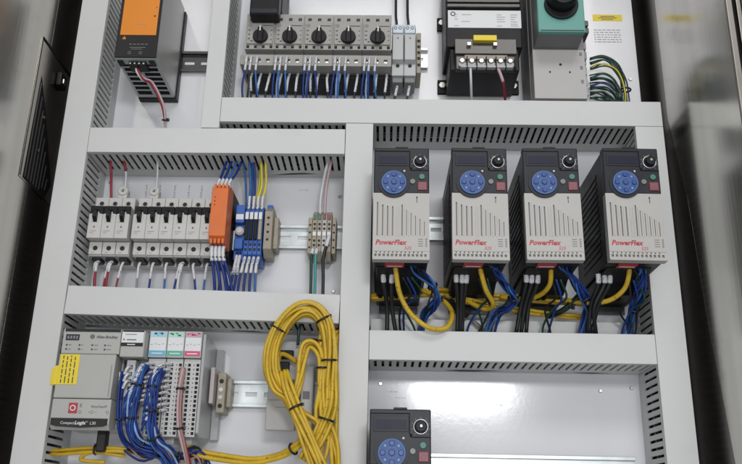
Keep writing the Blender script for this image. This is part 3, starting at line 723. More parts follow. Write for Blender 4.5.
for x in (-339.2, -331.6): pr.box(x - .5, x + .5, -177.8, -176.6, D + .4, D + .6)
pr.box(-350.2, -348.2, -172, -168, D + .4, D + .6)
t.p('port_symbols', pr, 'greyp')
bd = t.p('name_band', M().prism([(-380.4, -191.2), (-374, -193.0), (-347, -194.2), (-322, -192.6), (-317.4, -191), (-317.4, -184), (-380.4, -184)], D + .4, D + 1.0), 'black')
t.txt('Compact', -369.4, -190.6, D + 1.05, 3.1, 'lab', parent=bd, sx=.95); t.txt('Logix', -353.6, -190.6, D + 1.05, 3.7, 'lab', parent=bd, bold=.14, shear=.2, sx=1.05)
t.txt('TM', -341.4, -188.4, D + 1.05, 1.3, 'lab', parent=bd); t.txt('L30', -336.6, -190.6, D + 1.05, 3.1, 'lab', parent=bd)
# yellow sticker wraps over the duct edge
s = T('yellow_sticker', 'bright yellow sticker on the controller door, its end stuck on the duct', 'sticker', -368, -147)
s.p('sticker', M().box(-379.0, -357, -147.5, -113.6, D + 1.4, D + 1.8), 'yel2')
s.p('folded_end', M().prism([(-393.2, -145), (-384, -148), (-380.5, -147), (-380.5, -129), (-384, -126.5), (-393.2, -127.6)], 81, 81.4), 'yel2')
s.p('bridge', M().prism([(-384, -147.6), (-379.2, -147.5), (-379.2, -126), (-384, -127)], 81.6, D + 1.6), 'yel2')
pr = M(); rn = random.Random(4)
for i in range(4):
    z = -146
    while z < -116:
        l = rn.uniform(3, 8); pr.box(-375.8 + i * 4.4, -374.6 + i * 4.4, z, min(z + l, -115), D + 1.8, D + 1.9); z += l + 1.5
s.p('fine_print', pr, 'ink')

t = T('supply_module', 'narrow grey module with white label between the controller and the input modules', 'module', -301, -196)
t.p('rear_housing', M().box(-313.6, -287.4, -192, -82, 3, 66), 'plcs', bev=1)
t.p('upper_face', M().box(-313.6, -286.6, -115, -84.6, 66, 94), 'plc', bev=1)
lb = t.p('white_label', M().box(-313, -288.2, -98.6, -86.6, 94, 94.5), 'lab')
pr = M(); pr.box(-311, -309.4, -96, -94.4, 94.5, 94.7); pr.box(-307, -296, -96, -95, 94.5, 94.7); pr.box(-309, -296, -89.6, -89, 94.5, 94.7)
t.p('fine_print', pr, 'ink', parent=lb)
t.p('black_band', M().box(-313, -288.2, -102.8, -99, 94, 94.5), 'black'); t.p('top_band', M().box(-312, -288.2, -86.2, -84.6, 94, 94.5), 'black')
t.p('band_text', M().box(-306, -297, -101.4, -100.4, 94.5, 94.7), 'lab')
tb = t.p('terminal_plug', M().sheet(-306.6, -297, -158, -117, 66, 84, [(-303.8, -299.8, -127 - i * 8, -122.6 - i * 8) for i in range(4)]), 'plcl')
t.p('plug_holes', M().box(-305.6, -298, -157, -118, 66.1, 78), 'hole', parent=tb)
t.p('terminal_face', M().box(-312, -288.6, -190, -116, 60, 66.2), 'plcs', bev=.8)
cols = [('cyan', 'cyanl'), ('grn', 'grnl'), ('pink', 'pinkl')]
cn = ['cyan', 'green', 'pink']
XS = [-285.8, -264.8, -244.6, -224.4]
for k in range(3):
    a, b_ = XS[k] + .3, XS[k + 1] - .3
    t = T('io_module', 'grey terminal module with the %s-printed label strip' % cn[k], 'terminal module', (a + b_) / 2, -200, 0, 'terminal modules with printed label strips')
    t.p('housing', M().box(a, b_, -194, -82, 3, 62), 'plcs', bev=.8)
    lb = t.p('label_holder', M().box(a, b_, -112, -81.5, 62, 79), 'plcl', bev=.8)
    t.p('label_head', M().box(a + .8, b_ - .8, -88.6, -82.6, 79, 79.5), cols[k][1], parent=lb)
    mk = M(); rn = random.Random(k)
    for i in range(9):
        x = a + 1.4 + rn.random() * (b_ - a - 6); z = -87.6 + rn.random() * 3; mk.box(x, x + rn.uniform(1.5, 4), z, z + 1.4, 79.5, 79.65)
    t.p('label_marks', mk, cols[k][0], parent=lb)
    t.p('label_body', M().box(a + .8, b_ - .8, -104.4, -88.7, 79, 79.5), 'lab', parent=lb)
    pr = M()
    for i in range(4): pr.box(a + 2 + i * 4.4, a + 4.4 + i * 4.4, -98 + (i % 2), -97.2 + (i % 2), 79.5, 79.6)
    t.p('fine_print', pr, 'inkl', parent=lb)
    t.p('label_foot', M().box(a + .8, b_ - .8, -110.4, -104.5, 79, 79.5), cols[k][0] if k != 0 else 'cyan', parent=lb)
    t.p('foot_text', M().box(a + 4, b_ - 4, -108.2, -107, 79.5, 79.7), 'lab', parent=lb)
    holes = []
    cw = (b_ - a) / 2
    for c_ in range(2):
        for r_ in range(16):
            xx = a + c_ * cw + 2.2; zz = -118 - r_ * 5.1
            holes.append((xx + 2.6, xx + 6.0, zz - 3.5, zz)); holes.append((xx - .6, xx + .6, zz - 2.4, zz - 1.0))
    tb = t.p('terminal_strip', M().sheet(a + .4, b_ - .4, -200, -113, 62, 74, holes), 'plcl')
    t.p('strip_back', M().box(a + 1, b_ - 1, -199, -114, 62.1, 69), 'hole', parent=tb)
    t.p('strip_foot', M().box(a + 3, b_ - 6, -208, -200, 30, 60), 'plcl', bev=.8)
t = T('end_cover', 'plain grey end cover closing the right side of the terminal modules', 'end cover', -220, -196)
t.p('cover', M().side([(3, -196), (3, -88), (66, -82), (76, -84), (76, -196), (66, -200)], -224.2, -220.6), 'plcs', bev=.8)
t.p('rear_flange', M().box(-220.5, -211.5, -198, -90, 2, 12), 'plcs', bev=.8)
t = T('end_bracket', 'pale plate and brown screw bracket where the rail leaves the controller', 'end bracket', -208, -165)
t.p('pale_plate', M().box(-218.4, -213.6, -159, -117, 6, 46), 'palep', bev=.6)
t.p('bracket', M().box(-212.2, -202.4, -168, -121, 2, 32), 'beige', bev=1)
for z in (-160, -150, -141, -131): t.p('screw', M().disc(-207.4, z, 2.6, 32, 33, 12), 'screw' if z in (-150, -141) else 'hole')
t.p('clip', M().box(-202.2, -197, -160, -126, 2, 22), 'beige', bev=.8)

# ---------------------------------------------------------------- devices behind the coil
t = T('network_switch', 'small grey box half hidden behind the yellow cable coil', 'box', -132, -188)
t.p('body', M().box(-150.5, -114.5, -178, -84, 2, 42), 'grey', bev=1.2)
t.p('lower_door', M().box(-149.5, -115.5, -189, -155, 42, 54), 'grey', bev=1.2)
t.p('upper_body', M().box(-146, -112, -132, -86, 42, 56), 'plcs', bev=1.5)
t.p('black_port', M().box(-140, -124, -128, -112, 56, 64), 'black', bev=1.2)
t.p('black_port', M().box(-136, -120, -108, -98, 50, 62), 'black', bev=1.2)
t.p('seam', M().box(-138, -122, -163.5, -162.8, 54, 54.2), 'greyp')
t = T('white_adapter', 'glossy white adapter behind the yellow cable coil', 'adapter', -110, -180)
t.p('body', M().box(-113, -98, -190, -110, 2, 30), 'white', bev=2)
t.p('socket', M().box(-110, -102, -150, -141, 30, 31), 'greyp')

# ---------------------------------------------------------------- wires
def wire(pts, r, m, label, cat='wire', group=None, sleeves=(), name='wire', n=7):
    P = [W(p) for p in pts]; o0 = P[0]
    me = mesh(M().tube([tuple(p) for p in P], r, n), tuple(o0))
    o = link(name, me, m, None); o.location = o0 * S; tag(o, label, cat, group)
    Q = smooth([tuple(p) for p in P], 8)
    for (a, b_, mm) in sleeves:
        i0, i1 = int(a * (len(Q) - 1)), max(int(b_ * (len(Q) - 1)), int(a * (len(Q) - 1)) + 1)
        if i1 - i0 == 1 and len(Q) == 2: q = [Q[0].lerp(Q[1], a), Q[0].lerp(Q[1], b_)]
        else: q = Q[i0:i1 + 1]
        c = link('sleeve', mesh(M().tube([tuple(x) for x in q], r * 1.22, n, step=1), tuple(o0)), mm, None, o)
    return o
def ring_pts(P, t, R, n=16):
    N = t.orthogonal().normalized(); B = t.cross(N)
    return [tuple(P + (N * math.cos(2 * math.pi * i / n) + B * math.sin(2 * math.pi * i / n)) * R) for i in range(n)]
def bundle(pts, n, R, r, m, label, ties=(), cat='wires', group=None, name='wire_bundle', seed=1, child='wire', twist=1.5, flat=1.0, mats=None, tie='tie', wob=.15, step=5):
    P = [W(p) for p in pts]; Q = smooth([tuple(p) for p in P], step); o0 = P[0]; rn = random.Random(seed)
    root = bpy.data.objects.new(name, None); col.objects.link(root); root.location = o0 * S; root.empty_display_size = .01
    tag(root, label, cat, group)
    tang = [(Q[min(i + 1, len(Q) - 1)] - Q[max(i - 1, 0)]).normalized() for i in range(len(Q))]
    fr = []; N = tang[0].cross(Vector((0, 1, 0))).normalized()
    for t_ in tang:
        N = (N - t_ * N.dot(t_)).normalized(); fr.append((N.copy(), t_.cross(N)))
    cum = 0
    for k in range(n):
        a0 = 2 * math.pi * k / max(n - (1 if n > 5 else 0), 1); rad = R if not (n > 5 and k == n - 1) else 0
        ph = rn.uniform(0, 6); pts2 = []
        for i, q in enumerate(Q):
            u = i / (len(Q) - 1); a = a0 + twist * u + wob * 2 * math.sin(3 * u * 3.1 + ph)
            rr = rad * (1 + wob * math.sin(7 * u + ph))
            pts2.append(tuple(q + fr[i][0] * math.cos(a) * rr + fr[i][1] * math.sin(a) * rr * flat))
        mm = (mats or [m])[k % len(mats or [m])]
        link(child, mesh(M().tube(pts2, r, 7, step=1), tuple(o0)), mm, None, root)
    for tt in ties:
        i = min(int(tt * (len(Q) - 1)), len(Q) - 1); i0 = fr[i]
        ring = [tuple(Q[i] + (i0[0] * math.cos(2 * math.pi * k / 18) + i0[1] * math.sin(2 * math.pi * k / 18) * (flat * .5 + .5)) * (R + r * 1.25)) for k in range(18)]
        tb = M().tube(ring, 1.25, 6, closed=True)
        c = Q[i] + i0[0] * (R + r * 1.3) ; hb = M().box(c.x - 1.8, c.x + 1.8, c.z - 1.6, c.z + 1.6, -c.y - 2, -c.y + 2)
        b0 = len(tb.v); tb.v += hb.v; tb.f += [tuple(b0 + j for j in f) for f in hb.f]; tb.sm += hb.sm
        link('cable_tie', mesh(tb, tuple(o0)), tie, None, root)
    return root

# motor protector wires
rn = random.Random(11)
mpn = ['leftmost', 'second', 'middle', 'fourth', 'rightmost']
for i in range(5):
    x0 = -203 + 38.62 * i
    for j in range(3):
        x = x0 + 7.8 + 11.6 * j + rn.uniform(-.8, .8)
        wire([(x + 1, 277, 50), (x + rn.uniform(-1, 1), 262, 58), (x + rn.uniform(-3, 3), 236, 60), (x + rn.uniform(-3, 3), 214, 50)], 1.45, 'kw',
             'white-sleeved black wire at the %s lower terminal of the %s motor protector' % (('left', 'middle', 'right')[j], mpn[i]), 'wire', 'black sleeved wires under the motor protectors', [(.12, .62, 'fer')])
    for j, (dx, m, e) in enumerate(((-1.5, 'bw', -3), (4.5, 'bw2' if i % 2 else 'bw', -1), (12.5, 'bw2' if i != 2 else 'bw', 3), )):
        if i == 0 and j == 1: m = 'kw'
        x = x0 + 4.5 + dx
        wire([(x + 1.5, 291, 62), (x + 1, 284, 76), (x, 264, 77), (x + e * .5 + rn.uniform(-1, 1), 240, 74), (x + e + rn.uniform(-4, 4), 214, 60)], 1.35, m,
             'white-sleeved %s wire in front of the %s motor protector, %s of three' % ('dark blue' if m == 'bw' else ('black' if m == 'kw' else 'mid blue'), mpn[i], ('left', 'middle', 'right')[j]), 'wire', 'blue sleeved wires under the motor protectors', [(.12, .5, 'fer')])
    if i: wire([(x0 + 10, 291, 60), (x0 + 9, 281, 74), (x0 + 7.5, 262, 73), (x0 + 6, 240, 70), (x0 + 8, 214, 58)], 1.4, 'pbw', 'pale blue wire in front of the %s motor protector' % mpn[i], 'wire', 'pale blue wires under the motor protectors', [(.05, .3, 'fer')])
for i, x in enumerate((-1.5, 14.8)):
    wire([(x, 268, 34), (x - 1, 256, 46), (x - 3.5, 238, 50), (x - 4.5, 214, 46)], 1.6, 'kw', 'black wire with white sleeve under the %s fuse holder' % ('left', 'right')[i], 'wire', 'wires under the fuse holders', [(.1, .62, 'fer')])
    wire([(x - 1, 350, 32), (x - 2, 366, 34), (x - 3, 384, 30), (x - 3, 440, 20)], 1.9, 'kw', 'black wire rising from the %s fuse holder' % ('left', 'right')[i], 'wire', 'wires above the fuse holders', [(.0, .25, 'fer')])
wire([(91, 263, 90), (91.9, 246.2, 84), (94.1, 234.5, 66), (96.2, 227.1, 50)], 1.7, 'ww', 'white wire hanging from the transformer terminals')
wire([(126, 263.4, 90), (132.7, 246.7, 84), (137.3, 235, 66), (139.3, 227.6, 50)], 1.7, 'rw', 'dark red wire with pale sleeve from the right of the transformer terminals', sleeves=[(0, .35, 'pinkl')])

# green and yellow wires right of the teal unit
for i, (y0, y1) in enumerate(((58, 61), (61, 64), (64, 67), (75, 77), (79, 81), (83, 85), (88, 90), (93, 95), (99, 100))):
    m = ['gw', 'gw', 'yw', 'gw', 'gw', 'kw', 'gw', 'gw', 'gw'][i]
    dd = 30 + (i % 3) * 4; xe = [624.5, 622, 626, 621, 619, 623, 618, 617, 616][i]
    P = {0: [(258.6, 308.9, 36), (277.2, 312.5, 38), (294.5, 303.1, 36), (304.5, 281, 32), (306.4, 257.6, 28), (307.1, 237.2, 24)],
         1: [(258.2, 302.7, 36), (274.6, 306, 41), (289.6, 298.8, 38), (299.8, 279.8, 34), (301.7, 256.4, 30), (303.1, 237.2, 24)],
         2: [(257.8, 296.5, 36), (271.9, 296.6, 44), (286.7, 291.8, 42), (297.2, 277.5, 38), (303.1, 254.3, 34), (304.5, 237.2, 24)],
         3: [(256.8, 282.8, 36), (272.6, 286.4, 38), (287.3, 280.1, 36), (296.2, 267.7, 34), (298.9, 254.9, 30), (300.5, 237.1, 24)],
         4: [(256.5, 278.2, 36), (270, 278.5, 41), (285, 274.4, 38), (294.6, 264.7, 34), (297.5, 253.4, 30), (297.8, 237.1, 24)],
         5: [(256, 270.7, 36), (269.6, 273.8, 36), (282.5, 269.4, 36), (291.7, 261.6, 34), (294.8, 253.3, 30), (296.5, 237.1, 24)],
         6: [(255.6, 264.6, 36), (268.1, 264.6, 39), (280.4, 262.8, 37), (288.7, 257.1, 34), (293.3, 250.3, 30), (293.8, 237.1, 24)],
         7: [(255.1, 257.1, 36), (266.6, 257.6, 38), (276.2, 255.9, 36), (285.9, 251.6, 33), (288.9, 245.8, 30), (291.2, 237, 24)],
         8: [(254.7, 251.1, 36), (263.4, 250.1, 38), (271.8, 249.8, 36), (280.3, 247.1, 33), (284.7, 242.8, 30), (287.2, 237, 24)]}[i]
    bundle(P, 3, 1.7, 1.05, m, '%s arched strand of thin %s wires right of the teal unit' % (('highest', 'second-highest', 'third', 'fourth', 'fifth', 'sixth', 'seventh', 'second-lowest', 'lowest')[i], {'gw': 'green', 'yw': 'green and yellow', 'kw': 'dark'}[m]), group='arched wires beside the teal unit', seed=60 + i, wob=.5, twist=3, mats={'gw': ['gw', 'gw', 'kw'], 'yw': ['yw', 'gw', 'gw'], 'kw': ['kw', 'bw', 'kw']}[m])
solo('cable_tie', M().tube(ring_pts(W((304.6, 265.9, 32)), Vector((.1, 0, 1)).normalized(), 6), 1.3, 6, closed=True), 'tie', 'black cable tie round the green wires right of the teal unit', 'cable tie', 304.6, 265.9, 32)

# power supply leads
bundle([(-334, 253, 98), (-331, 247, 100), (-324, 238, 96), (-315.4, 236.6, 88), (-302.4, 212.7, 74), (-300.2, 188.4, 60), (-302.1, 176.1, 50)], 3, 1.5, 1.45, 'rw',
       'twisted red, white and pink leads hanging from the power supply', ties=(.78,), mats=['rw', 'ww', 'pinkl'], cat='leads', name='lead_bundle', twist=5)

# breaker wires
bx = [-383.2 + 8.3 + (16.9 * i if i < 3 else 16.9 * i + 4.4) for i in range(9)]
bn = [n_.split(',')[0] for n_ in names]
lw_ = [('rw', 0), ('rw', 0), ('rw', 1), ('grw', 1), ('bw', 1), ('bw2', 1), ('bw', 1), ('bw', 1), ('bw2', 1)]
for i, x in enumerate(bx):
    m, _ = lw_[i]; e = [4, -4, -6, 0, -2, 1, -6, 8, -2][i]
    wire([(x, 17, 32), (x - .5, 9, 40), (x + e * .5, -12, 42), (x + e, -40, 40)], 1.4, m, '%s sleeved wire under the %s' % ({'rw': 'red', 'grw': 'grey', 'bw': 'dark blue', 'bw2': 'mid blue'}[m], bn[i]), 'wire', 'wires under the breakers', [(.12, .66, 'fer')])
    if i in (0, 1, 6): wire([(x + 2.5, 17, 32), (x + 3, 8, 44), (x + 3 + e * .3, -14, 46), (x + e * .4 + 4, -40, 42)], 1.7, 'rw' if i < 2 else 'ww', 'second %s wire under the %s' % ('red' if i < 2 else 'white', bn[i]), 'wire', 'second wires under the breakers', [(.12, .5, 'fer')])
wire([(bx[0] + 10, 92, 40), (bx[0] + 9, 108, 44), (bx[0] + 6, 136, 46), (bx[0] + 4, 158, 60)], 1.7, 'rw', 'red wire rising from the group of three breakers into the duct slot')
wire([(bx[1] + 9, 92, 40), (bx[1] + 9, 112, 42), (bx[1] + 8, 134, 44), (bx[1] + 3, 156, 56)], 1.5, 'ww', 'white sleeved red wire rising above the white lug of the left breakers', sleeves=[(.7, 1, 'rw')])
wire([(bx[4] - 6, 92, 40), (bx[4] - 6, 112, 42), (bx[4] - 6, 134, 44), (bx[4] - 6, 156, 56)], 1.5, 'ww', 'white wire rising above the group of six breakers')

# wires of the orange relay
for i in range(4):
    x = -225 + i * 4.7
    wire([(x, 104, 68), (x + 1, 114, 64), (x + 3 + i, 126, 58), (x + 6 + i * 2, 150, 50)], 1.7, 'bw' if i != 2 else 'bw2', '%s blue wire with a white sleeve from the top of the orange relay' % ORD[i], 'wire', 'wires above the orange relay', [(0.0, .42, 'fer')])
    wire([(x, 28, 68), (x + 1.2, 12, 70), (x + 5 + i * 1.5, -10, 66), (x + 7 + i * 3, -40, 56)], 1.9, 'bw', '%s thick blue wire with sleeve from the bottom of the orange relay' % ORD[i], 'wire', 'wires below the orange relay', [(0.05, .45, 'fer')])
for i in range(2):
    wire([(-222 + 9 * i, 28, 58), (-221 + 8 * i, 10, 54), (-216 + 9 * i, -14, 50), (-218 + 16 * i, -40, 44)], 1.7, 'bw', '%s rear blue wire below the orange relay' % ('left', 'right')[i], 'wire', 'rear wires below the orange relay', [(0.1, .4, 'fer')])
for i in range(4):
    x = -189 + i * 5.6
    m = ['bw2', 'bw', 'yw', 'yw'][i]
    wire([(x, 86, 38), (x + 1, 100, 42), (x + 1 + (i > 1) * 3, 120, 42), (x - 2 + (i > 1) * 4, 152, 50)], 1.6, m, '%s wire from the top of the %s blue terminal block' % ({'bw2': 'light blue', 'bw': 'blue', 'yw': 'yellow'}[m], ORD[i]), 'wire', 'wires above the blue terminal blocks', [(0.0, .38, 'fer')])
    wire([(x, 24, 38), (x - 1, 8, 46), (x - 4 + i, -12, 46), (x - 6 + 2 * i, -42, 42)], 1.7, 'bw' if i != 3 else 'bw2', 'blue wire with white sleeve from the bottom of the %s blue terminal block' % ORD[i], 'wire', 'wires below the blue terminal blocks', [(0.08, .5, 'fer')])
for i in range(3):
    wire([(-193 + i * 7, 84, 30), (-194 + i * 7, 104, 34), (-196 + i * 9, 124, 34), (-199 + i * 12, 154, 50)], 1.5, ('bw2', 'bw2', 'yw')[i], '%s thin rear %s wire above the blue terminal blocks' % (('left', 'middle', 'right')[i], ('blue', 'blue', 'yellow')[i]), 'wire', 'rear wires above the blue blocks')
for i in range(2):
    wire([(-200 + i * 4, 30, 34), (-201 + i * 4, 10, 40), (-204 + 5 * i, -14, 40), (-208 + i * 5, -42, 40)], 1.7, 'bw', '%s blue wire with white sleeve below the grey trimmer' % ('left', 'right')[i], 'wire', 'wires below the trimmer', [(0.1, .5, 'fer')])
# small terminal group wires
for i, (m, cn_) in enumerate((('ww', 'white'), ('pinkl', 'pinkish white'))):
    wire([(-98 + i * 6, 82, 34), (-98 + i * 6, 100, 38), (-95 + i * 5, 126, 40), (-88 + i * 4, 156, 52)], 1.9, m, '%s wire bending up from the small terminal group into the duct' % cn_, 'wire', 'wires above the small terminal group')
for i, (x, m, cn_) in enumerate(((-106, 'gw', 'dark green'), (-101, 'tw', 'teal'), (-91, 'kw', 'black'))):
    P = [(x + (6 if i == 2 else 1), 52 if i == 2 else 34, 38), (x, 22, 42), (x + .5, -4, 40), (x + 1, -38, 38)]
    wire(P, 1.9 if i < 2 else 2.1, m, '%s wire hanging from the small terminal group' % cn_, 'wire', 'wires below the small terminal group', [(0.0, .25, 'fer')] if i < 2 else [(0, .2, 'ww')])

# blue harnesses of the controller
for i in range(4): pass
bundle([(-312.1, -130.3, 82), (-310.8, -150.9, 84), (-308.6, -178.6, 84), (-306.3, -198.7, 78), (-298.3, -210.9, 70), (-280, -217.7, 64)], 4, 1.9, 1.5, 'bw', 'thin blue harness hanging from the narrow module with the white label', ties=(.45,), mats=['bw', 'bw', 'fer', 'bw'], seed=2)
bundle([(-284.3, -123.7, 86), (-289.5, -138, 90), (-292.1, -160.6, 92), (-293, -186.6, 90), (-287.3, -203.2, 84), (-275.6, -213.3, 78), (-258.6, -220.1, 72), (-250.7, -239.8, 64)], 15, 4.5, 1.35, 'bw', 'thick left blue harness crossing the cyan-labelled module', ties=(.2, .42, .66), seed=3, mats=['bw', 'bw', 'bw2', 'bw', 'bw', 'pbw'], twist=2.2, wob=.42)
bundle([(-267.9, -128, 86), (-271.9, -144.4, 90), (-271.5, -164.7, 92), (-270.6, -188.4, 90), (-264.2, -206.2, 86), (-253.4, -218.4, 80), (-241.9, -242.2, 72)], 15, 4.5, 1.35, 'bw', 'thick right blue harness in front of the terminal modules', ties=(.2, .42, .66), seed=4, mats=['bw', 'bw', 'bw2', 'bw', 'bw', 'pbw'], twist=2.2, wob=.42)
bundle([(-243.9, -123.9, 78), (-243.4, -144.2, 84), (-242.4, -166.4, 84), (-239.9, -191.4, 82), (-235.1, -210.2, 76), (-228.3, -235.3, 66)], 4, 2.0, 1.6, 'pw', 'brown and pink harness running down the green-labelled module', ties=(.25, .6), seed=5, mats=['pw', 'pinkl', 'pw', 'rw'])
rn = random.Random(21)
for k, (cx0, nm) in enumerate(((0, 'left'), (1, 'right'))):
    for i in range(9):
        zr = -119 - i * (5.1 if k == 0 else 6.5)
        xs = -283 + 3.5 + (0 if k == 0 else 19)
        ex, ez = (-294.5 - min(i, 4) * 2.2, zr - 15) if k == 0 else (-277.5 - min(i, 3) * 1.2, zr - 16)
        wire([(xs + 2, zr, 72), (xs - 1 - rn.random() * 2, zr - 1, 82), ((xs + ex) / 2 - 1, (zr + ez) / 2 + 1.5, 91), (ex + 3, ez - 2, 92), (ex + 1, ez - 9, 90)], 1.35, 'bw' if i % 3 else 'bw2',
             'short white-sleeved blue wire, %s from the top, feeding the thick %s harness' % (ORD[i], nm), 'wire', 'short wires feeding the %s blue harness' % nm, [(0.0, .68, 'fer')], n=6)
for i in range(3):
    wire([(-301.8, -125 - i * 8, 82), (-303, -126 - i * 8, 90), (-306.5, -134 - i * 8, 90), (-308.5, -150 - i * 6, 86)], 1.4, 'bw', '%s short white-sleeved wire in the narrow module plug' % ORD[i], 'wire', 'wires in the narrow module plug', [(0.0, .7, 'fer')])

bundle([(-299.4, -210.9, 70), (-276.9, -221.6, 74), (-256.4, -215.1, 78), (-241.5, -223, 72), (-224.2, -215.5, 62), (-213, -234.3, 54)], 9, 4.2, 1.3, 'bw', 'dark blue tangle of wires below the terminal modules', seed=51, ties=(.35, .62), mats=['bw', 'kw', 'bw', 'pw'], twist=5, wob=.6)
# black plug under the controller
t = T('network_plug', 'black network plug hanging under the controller', 'plug', *(-327.2, -204.9), 60)
t.p('plug', M().box(-334.7, -324.5, -218, -194, 60, 74), 'black', bev=1.5)
# yellow cables
R = 2.75
bundle([(-404.9, -218.2, 40), (-380.3, -218.4, 56), (-350, -215.6, 62), (-318.9, -214.6, 64), (-287.6, -215.5, 62), (-254.6, -215.7, 58)], 3, 2.4, 2.1, 'yel', 'yellow cables running below the controller into the left duct', ties=(.5,), cat='cable', name='cable_bundle', child='cable', twist=1)
bundle([(-326.4, -228.1, 60), (-352.7, -226.4, 60), (-350.4, -221, 62), (-337.7, -217.7, 64), (-304.6, -221.1, 60)], 1, .01, 2.3, 'yel', 'single yellow cable looping back under the controller', cat='cable', name='cable', child='cable_sheath')
bundle([(-239.6, -210.9, 56), (-225, -216.3, 58), (-191.4, -221.3, 60), (-156.8, -224.2, 64), (-128.1, -218.8, 72), (-109.7, -209.5, 82), (-94.2, -196, 90)], 3, 2.7, R, 'yel', 'yellow cables running from the coil to the terminal modules', ties=(.14, .8), cat='cable', name='cable_bundle', child='cable', twist=.8)
bundle([(-83.4, -234.2, 96), (-97.6, -203.2, 98), (-108.4, -178, 100), (-119.6, -157.4, 98), (-132.3, -147.7, 98), (-141, -128.2, 100), (-141.1, -102.7, 102), (-131, -77.9, 104), (-112.4, -59.5, 106), (-94.3, -59.3, 106), (-81.3, -74.8, 104), (-75.9, -102.8, 102), (-74.8, -138.2, 100), (-73.8, -168.6, 98), (-82.7, -198.5, 96), (-96.9, -226, 94)],
       9, 5.8, R * .8, 'yel', 'big outer loop of the yellow cable coil hung over the duct', ties=(.5 - .04, .66, .77, .90), cat='cable coil', name='cable_coil', child='cable', twist=3.6, wob=.38, flat=.75)
bundle([(-126.8, -129.6, 96), (-120.6, -145.1, 104), (-109.3, -169.1, 106), (-97.3, -193.4, 106), (-81.1, -224.3, 104), (-74.3, -238.5, 102)], 5, 4.4, R * .85, 'yel', 'straight yellow strands crossing down over the front of the coil', ties=(.42,), cat='cable', name='cable_bundle', child='cable', twist=.6, flat=.6)
bundle([(-113, -164.4, 94), (-107.4, -138.1, 96), (-106, -116.1, 98), (-102.3, -99, 98), (-92.1, -98.9, 98), (-83.6, -113.5, 98), (-82.6, -143.3, 96), (-79.4, -172.5, 94), (-67.6, -202, 90), (-64.4, -237.6, 88)], 4, 3.4, R * .85, 'yel', 'inner smaller loop of yellow cable inside the coil', ties=(.62,), cat='cable', name='cable_bundle', child='cable', twist=3, wob=.35)
bundle([(-85.9, -234, 92), (-78.4, -202.4, 92), (-85.9, -175.9, 94), (-83.9, -143, 94), (-89, -103.3, 92), (-87.5, -80.7, 94), (-98.2, -66.2, 96), (-114.2, -67.7, 96), (-128.4, -84.9, 94), (-136.5, -106.4, 92), (-135.5, -128.7, 90), (-125.5, -150.6, 88), (-111.2, -168, 88), (-86, -184.9, 88), (-72, -208.1, 86), (-66.8, -237.4, 84)],
       3, 3.6, R * .8, 'yel', 'loose inner turns of yellow cable behind the big outer loop', ties=(.3,), cat='cable', name='cable_bundle', child='cable', twist=4, wob=.6, seed=77)
bundle([(-127.8, -145, 80), (-135.4, -127.3, 82), (-133.3, -107.5, 80), (-124.8, -107.4, 74), (-116.1, -112.7, 66)], 1, .01, R, 'yel', 'yellow cable plugging into the black port inside the coil', cat='cable', name='cable', child='cable_sheath')
bundle([(-60.6, -76.4, 60), (-70.5, -81.1, 70), (-71.6, -100.7, 80), (-69.4, -126.6, 84), (-68.2, -158.2, 86), (-68.2, -190.9, 86), (-66.6, -237.5, 86)], 2, 2.4, R, 'yel', 'yellow cables close beside the central duct, behind the coil', ties=(.12,), cat='cable', name='cable_bundle', child='cable', twist=.6)
wire([(-114.7, -92.8, 66), (-114, -75.9, 70), (-111, -59.1, 60), (-109, -44.5, 50)], 1.8, 'gw', 'thin green wire rising inside the yellow coil', 'wire')

# cables under the drives
for i, (xa, xb) in enumerate(((404, 446), (474, 512), (546, 580), (612, 640))):
    m_ = (xa + xb) / 2
    for j in range(3):
        rr = random.Random(i * 5 + j)
        y_ = 288 + rr.uniform(-4, 8)
        X0_, Z0_ = (-16 + (0, 87.4, 171.4, 260)[i] + 22 + j * 5, -18)
        wire([(X0_, Z0_, 100), (X0_ + rr.uniform(4, 12), Z0_ - 14 - rr.uniform(0, 6), 84), (X0_ + rr.uniform(-8, 18), Z0_ - 28, 66), (X0_ + rr.uniform(-14, 10), Z0_ - 46 - rr.uniform(0, 8), 50), (X0_ + rr.uniform(-14, 10), -92, 44)], 1.3, ('kw', 'bw', 'gw')[j],
             'thin loose %s wire hanging under the %s drive' % (('black', 'blue', 'dark green')[j], ('leftmost', 'second', 'third', 'rightmost')[i]), 'wire', 'loose thin wires under the drives')
bundle([(-31, -29.8, 46), (4.1, -26.8, 46), (52.9, -19.9, 42), (101.7, -23.7, 40), (150.2, -25.4, 40), (198.5, -28.5, 40), (245.6, -32.5, 44)], 3, 3.0, R * .95, 'yel', 'yellow cables lying across behind the wires under the drives', ties=(.3,), cat='cable', name='cable_bundle', child='cable', twist=2)
bundle([(70.2, -31, 52), (112.2, -37.3, 50), (173.6, -43.8, 40), (228.4, -48.2, 36)], 2, 2.2, 2.2, 'yel', 'lower pair of yellow cables between the second and fourth drive', cat='cable', name='cable_bundle', child='cable', twist=1)
ylab = ['looping down from the leftmost drive', 'dropping from the second drive', 'dropping from the third drive', 'curving left from the rightmost drive']
YP = [[(-3.2, 1.3, 118), (-1.8, -16, 112), (3.1, -39.7, 104), (15.9, -61.4, 98), (37.8, -76, 92), (57.8, -72.7, 84), (64.9, -51.5, 70), (52, -30.6, 54), (28.4, -18.3, 44)],
      [(92.5, 0.3, 118), (95.3, -13.9, 110), (102, -31.8, 98), (111.9, -43.7, 80), (104.4, -45.8, 64), (82, -32.6, 54), (58.6, -24.7, 46)],
      [(173.2, 1.5, 118), (175.5, -12.1, 108), (175.2, -24.9, 94), (165.8, -31.6, 74), (147.5, -30.9, 56), (125.1, -26.1, 46)],
      [(262.4, 0.4, 118), (264.1, -13.2, 108), (260.6, -27.7, 96), (246.9, -37.8, 84), (227.1, -38.1, 70), (201, -32.5, 56)]]
